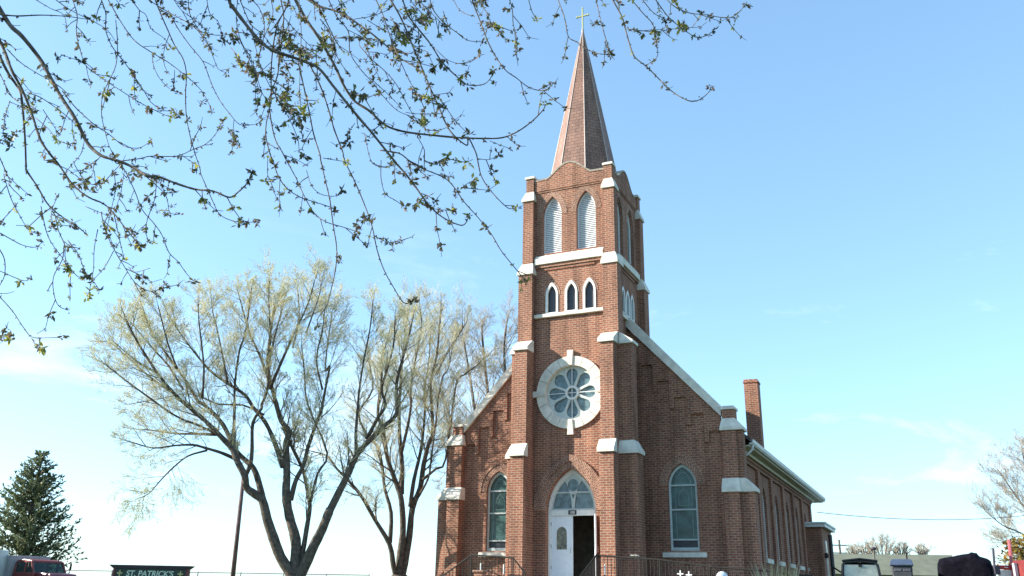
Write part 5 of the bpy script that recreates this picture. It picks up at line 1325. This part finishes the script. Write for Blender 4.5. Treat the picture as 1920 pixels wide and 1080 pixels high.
SPR = [
 ("a -20,20 60,150 130,215 230,340 300,460 360,570 450,710 520,850 600,925 710,960 800,1000 880,1050 b 880,30 1000,75 1100,105 1200,115 1290,150 1340,120 1390,70 1415,10", 13, 3, 1.5),
 ("a -20,200 25,300 70,420 130,530 190,680 240,830 300,920 350,980 b 410,80 500,150 580,185 640,240 710,330 790,425", 9, 3, 1.3),
 ("a -20,290 40,420 100,510 125,560 140,700 150,850 155,990 b 150,0 210,90 270,190 350,260 430,310 490,360", 8, 2.5, 1.2),
 ("a -10,85 100,95 250,90 400,98 520,115", 5, 2, .5), ("a -10,420 60,560 100,600 160,640", 3, 2, .6), ("a -10,920 30,1010 60,1080 b 60,90 130,160", 3, 2, .9),
 ("a 40,290 120,370 210,430 290,475", 3, 2, .5), ("a 430,-10 460,90 455,200 490,340 520,400 600,460 720,540 850,620 930,660 1000,690 1060,685", 3, 2, 1.1),
 ("a 600,-10 630,80 630,180 670,280 740,370 790,440 850,530 900,610 960,650", 3.4, 2, 1.3), ("a 690,120 700,260 690,390 640,500 610,570 605,680 620,760 650,870 680,920", 2.6, 2, .35),
 ("a 640,-10 720,130 800,240 900,310 1000,370 1080,430 1130,470 1200,540 1250,630 1265,665", 3.2, 1.6, .8), ("a 920,-10 960,90 1000,180 1040,270 1090,350 1110,440 1105,560 1110,690 1130,800 1160,910 1190,1000 b 1130,20 1170,110 1200,180 1240,250 1320,285 1400,290 1450,285", 3.6, 2, .6),
 ("a 870,-10 1000,70 1110,130 1200,190 1300,210 1390,200", 3, 2, 1.0), ("a 1000,60 1060,170 1130,270 1210,370 1260,500 1310,600 1370,680 1425,740 1490,745 c 40,780 100,790 160,780", 3, 1.6, .4),
 ("a 1120,-10 1130,80 1180,170 1230,240 1270,340 1300,410 1350,435", 3, 1.6, .8), ("a 910,310 910,370 940,450 1000,520 1060,550", 2.4, 1.6, .7),
 ("a 370,540 450,640 560,740 650,800 740,870 830,880 900,840", 3.4, 1.6, 1.0), ("a 710,960 830,945 900,930 1050,930 1150,890 1230,855 1290,790 1330,715", 3.2, 1.8, 1.4),
 ("a 160,550 240,580 330,640 430,720 500,800", 3, 2, .9), ("a 210,700 290,770 340,830 420,865", 2.6, 1.6, .6), ("a 200,-10 300,50 380,90 400,190", 2.4, 1.6, .3), ("a 320,-10 420,60 560,130 640,180 690,250", 2.8, 1.6, .8),
 ("a 780,-10 830,60 870,90 900,170 980,230 1020,290", 2.6, 1.6, .9), ("a 1030,-10 1080,60 1150,110 1230,180", 2.6, 1.6, .8), ("a 1230,-10 1250,80 1300,130 1320,200 1340,250", 2.6, 1.6, 1.0), ("a 60,600 30,700 20,800 60,870", 2.4, 1.6, 1.3), ("a -10,830 40,840 90,800", 2.4, 1.6, 1.5),
 ("a 600,930 560,980 550,1040 500,1075", 2.6, 1.6, .5), ("a 700,970 740,1010 770,1070 b 760,120 800,220 860,290 910,360 950,460 1000,510 1050,580 1090,620", 3, 2, 1.0), ("a 500,850 480,920 420,990 380,1040", 2.6, 1.6, .9),
 ("b 880,50 870,160 830,270 820,340 835,400", 2.6, 1.8, 1.1), ("b 900,60 940,160 955,235 1000,245", 2.4, 1.6, .9), ("b 570,240 590,330 640,440 700,540 760,630 830,675 890,670 930,640", 3, 1.8, 1.2),
 ("b 310,250 330,340 365,420 370,500 430,590 480,600", 3, 1.8, 1.1), ("b 360,420 350,500 300,600 305,700 330,760 380,785", 2.6, 1.8, .9), ("b 230,200 270,370 350,490 400,570", 2.6, 1.8, .8),
 ("b -10,430 25,500 25,590 -5,650", 3, 2, .15), ("b -10,560 80,600 140,620 170,605", 2.4, 1.6, .6), ("b -10,700 70,790 130,880 180,935 270,940 350,935", 2.8, 1.8, .35), ("b 175,940 200,975 240,1000", 2.2, 1.6, 1.2), ("b -10,345 70,390 130,420 200,430 240,400", 2.6, 1.8, .7),
 ("b -10,955 30,950 60,942", 2.4, 1.6, .5), ("b -10,690 40,690 80,680", 2.2, 1.4, .2), ("b 330,130 290,230 300,320", 2.4, 1.6, 1.2), ("b 550,330 530,440 525,560 500,690", 2.4, 1.6, .5), ("b 640,450 590,540 520,620", 2.2, 1.6, .6), ("b 380,390 440,470 480,570 530,630 560,670", 2.6, 1.8, .9), ("b 20,20 60,150 110,250 160,330 220,360", 2.8, 1.6, 1.1), ("b 100,180 40,250 0,290", 2.6, 1.8, 1.4), ("b 640,240 660,330 680,420 700,500", 2.6, 1.8, 1.6),
 ("b 420,20 470,60 540,80 600,60", 2.4, 1.6, .8), ("b 720,540 760,570 845,548", 1.8, 1.4, .2), ("b 530,0 545,110 580,60", 2, 1.4, .6), ("b 640,0 650,100 630,200 600,330", 2.4, 1.6, 1.2), ("b 700,0 680,120 650,220", 2.2, 1.6, 1.0),
 ("c -30,20 60,140 150,250 240,320 330,350 430,385 530,430 620,540 700,640 790,750 860,830 940,930 1020,1030 d 815,0 880,70 950,160 1000,230 1050,290 1110,340 1190,380 1240,385 1270,330", 11, 2.6, 1.3),
 ("c 380,-10 450,120 520,220 580,320 640,430 690,540 760,640 850,700 950,790 1060,830 1200,850 1400,870 e 0,885 150,890 280,885 380,845 470,780 540,710 560,670", 9, 3, 1.0),
 ("c 450,-10 540,40 640,70 720,110 800,165 870,215 960,290 1050,370 1180,450 1230,540", 7, 3, 1.4), ("c 980,-10 1040,90 1090,200 1130,300 1180,420 1230,540 1280,650 1340,790 1390,860 1470,920 e 60,880 110,980 d 1320,0 1340,90 1380,160 1440,230 1500,285 1540,290", 6, 2.2, .7),
 ("c 1060,-10 1100,100 1160,180 1240,280 1310,390 1400,480 1460,530 e 0,510 50,545 150,545 200,510 225,455", 5, 2.2, .8), ("c 1100,-10 1180,80 1240,120", 2.6, 2, 1.0), ("c 1235,-10 1250,50 1300,120 1370,180 1440,230 e 0,220 60,260 150,270", 3.2, 2, .9), ("c 1380,-10 1420,60 1480,95 1510,95", 2.2, 1.6, .2),
 ("c 1500,-10 e 100,40 140,140 180,250 230,350 300,450 370,500 440,555 510,580 570,575 595,540", 4, 2.2, 1.0), ("c 890,-10 940,100 990,250 1050,390 1110,520 1180,640 1200,700 1200,780", 3.4, 1.8, 1.0),
 ("c 400,390 440,560 470,700 500,850 540,980 d 385,0 410,110 440,240 460,390 480,520 475,640 450,760 420,870 370,940 365,990", 4.4, 2.4, .55), ("c 470,400 540,540 590,680 630,820 680,950 d 530,10 580,110 640,250 690,390 720,530 760,650 820,760 880,850 930,845", 4.4, 2.4, .55),
 ("c 590,-10 650,110 720,200 730,330 790,430 870,520 950,620 1030,700 1130,740 1190,760", 3.4, 1.8, 1.1), ("c 790,290 860,370 950,450 1020,530 1080,640 1150,760 1200,800", 3, 1.8, 1.1),
 ("c 340,-10 330,40 270,160 240,320 230,480 230,640 200,780 200,880 230,990 d 100,0 130,90 180,165 260,220 350,250 440,280 470,300", 4.4, 2.2, 1.1), ("c 290,-10 310,120 280,380 270,480 220,640 250,860 300,960 d 180,0 240,110 290,220 350,320 420,370 520,400 610,430", 4.2, 2.2, .8),
 ("c -10,200 20,230 80,350 130,450 170,580 210,640", 3, 1.8, 1.2), ("c 150,380 200,500 280,640 350,760 400,880 410,960 440,990", 2.8, 1.8, 1.0), ("c 405,-10 420,180 415,400 410,600 420,700", 2.6, 1.8, .9), ("c 920,950 1040,970 1110,1020 1190,1060 d 900,0 990,50 1110,100 1170,150 1240,250 1320,340 1400,440 1460,540 1540,640 1605,720", 4, 2.4, .9),
 ("c 1160,870 1200,950 1200,1010 1250,1030 1300,1030 1350,990", 2.4, 2, 1.1), ("d 745,0 745,110 770,200 830,240 880,275", 2.4, 1.8, .6), ("d 895,0 940,120", 2, 1.8, .6), ("d 300,60 330,150 380,200 440,215 490,210 510,180", 2.2, 1.6, .5), ("d 700,450 740,470 790,490 870,480", 2.2, 1.8, 2.2), ("d 680,-5 700,20 760,40 810,30", 2, 1.6, .8), ("d 930,275 1000,240 1060,290 1170,300", 2.4, 1.8, 1.6), ("d 70,-10 70,90 100,120 135,100", 2, 1.6, 1.0),
 ("d 1220,170 1260,140 1295,125", 2, 1.6, 1.2), ("d 1000,10 1060,20 1120,10", 2.2, 1.8, 1.2), ("d 660,330 640,370 620,410", 2, 1.6, 1.5),
 ("c 560,1000 620,1010 680,1020 720,1030", 2.2, 1.6, .9), ("c 30,-10 100,150 180,220 260,330", 3, 2, 1.4), ("c 480,-10 540,60 590,160 640,260 690,330", 4.5, 2.4, 1.6), ("c 650,-10 700,80 760,170 840,250", 3, 2, 1.3), ("c 540,120 600,200 620,290 660,380 720,470", 3, 2, 1.7), ("c 640,240 740,240 830,240 930,260", 3, 2.2, 2.6), ("c 700,570 760,600 850,610 920,590", 2.4, 1.8, 1.8), ("c 830,280 880,420 920,500", 2.2, 1.6, 1.0), ("c 1000,330 1100,340 1200,320 1230,350", 2.4, 1.8, 1.8), ("c 760,120 830,110 890,95 980,60", 2.4, 1.8, 1.0), ("c 820,840 850,980 880,1040 960,1060 1000,1040", 2.2, 1.6, .7), ("c 1270,310 1350,380 1440,400 1552,355", 2, 1.4, .3), ("c 1240,590 1290,620 1350,700 1400,770 1480,850", 2.8, 1.8, .9), ("c 1080,710 1150,720 1280,720", 2, 1.6, 1.2), ("c 1200,820 1280,825 1360,800", 2, 1.6, .9), ("c 300,440 340,520 320,600", 2.6, 2, 2.6), ("c 240,560 280,640 330,600", 2.6, 2, 2.6), ("c 180,110 210,80 230,130", 2.2, 1.8, 2.0), ("c 760,780 720,840 715,900", 2, 1.4, .4), ("c 100,-10 160,60 190,190 160,330 150,420", 2.8, 1.8, 1.3), ("c 230,-10 240,100 180,250 150,360", 2.6, 1.8, 1.2), ("c 20,-10 10,120 40,260 120,410 130,600 140,640", 2.4, 1.6, .8),
 ("e 325,-10 345,60 350,150 370,230 378,325", 3, 2, .9), ("e 448,-10 470,70 500,125", 2.6, 2, .8), ("e 635,-10 680,110 705,235 760,270 830,320 900,345 970,350", 3.2, 2.2, .8), ("e 882,-10 905,100 940,230 970,330", 3, 2, 1.1), ("e 985,-10 1050,110 1075,200 1110,320 1140,375 1210,430 1290,510 1350,570 1420,620 1490,650 1550,640 1610,590 1620,560", 4.4, 2.4, .8),
 ("e 1105,-10 1180,80 1250,160 1265,260 1280,350 1250,395", 3, 1.8, .7), ("e 1075,185 1160,195 1260,205 1350,190 1420,180", 2.6, 2, 1.8), ("e 1175,-10 1250,80 1330,125", 2.6, 2, 1.0), ("e 1260,-10 1340,100 1400,155 1460,200 1530,240 1600,225 1650,185", 3.2, 2.2, 1.2), ("e 1330,-10 1400,50 1490,85 1590,95 1720,115 1790,90 1845,25", 3, 2.2, 1.2), ("e 1500,175 1540,120 1560,80", 1.8, 1.4, .6), ("e 160,150 200,150 240,170", 2, 1.8, 2.0), ("e -10,410 70,400 140,355", 2, 1.6, .7), ("e 1380,-10 1400,20 1420,60", 2.4, 2, 1.8), ("e 200,905 260,930 330,955", 1.8, 1.6, .7), ("e 120,1020 200,1025 260,990", 2, 1.8, .8),
]
for sp_ in SPR: spray(*sp_)
# short spurs filling the dense middle of the canopy
for k in range(24):
    x = min(900, max(20, RM.gauss(590, 130))); y = abs(RM.gauss(70, 75)); dx_, dy_ = RM.uniform(.2, .9), RM.uniform(.5, 1.0); L = RM.uniform(30, 85)
    P = [(x, y), (x + dx_ * L * .5 + RM.gauss(0, 4), y + dy_ * L * .5), (x + dx_ * L, y + dy_ * L * .9)]
    spray(P, 2.4, 1.6, 1.8)
for k in range(10):
    x = RM.uniform(0, 430); y = RM.uniform(0, 430); a_ = RM.uniform(.3, 1.3); L = RM.uniform(25, 70)
    spray([(x, y), (x + L * .5 * math.cos(a_) + 3, y + L * .5 * math.sin(a_)), (x + L * math.cos(a_), y + L * math.sin(a_) * .85)], 2.2, 1.5, 1.2)
brm.build('branches', BARK2, mp_, fix=False, boxuv=False, smooth=True)
lv.build('leaves', LEAF, mp_, fix=False, boxuv=False)
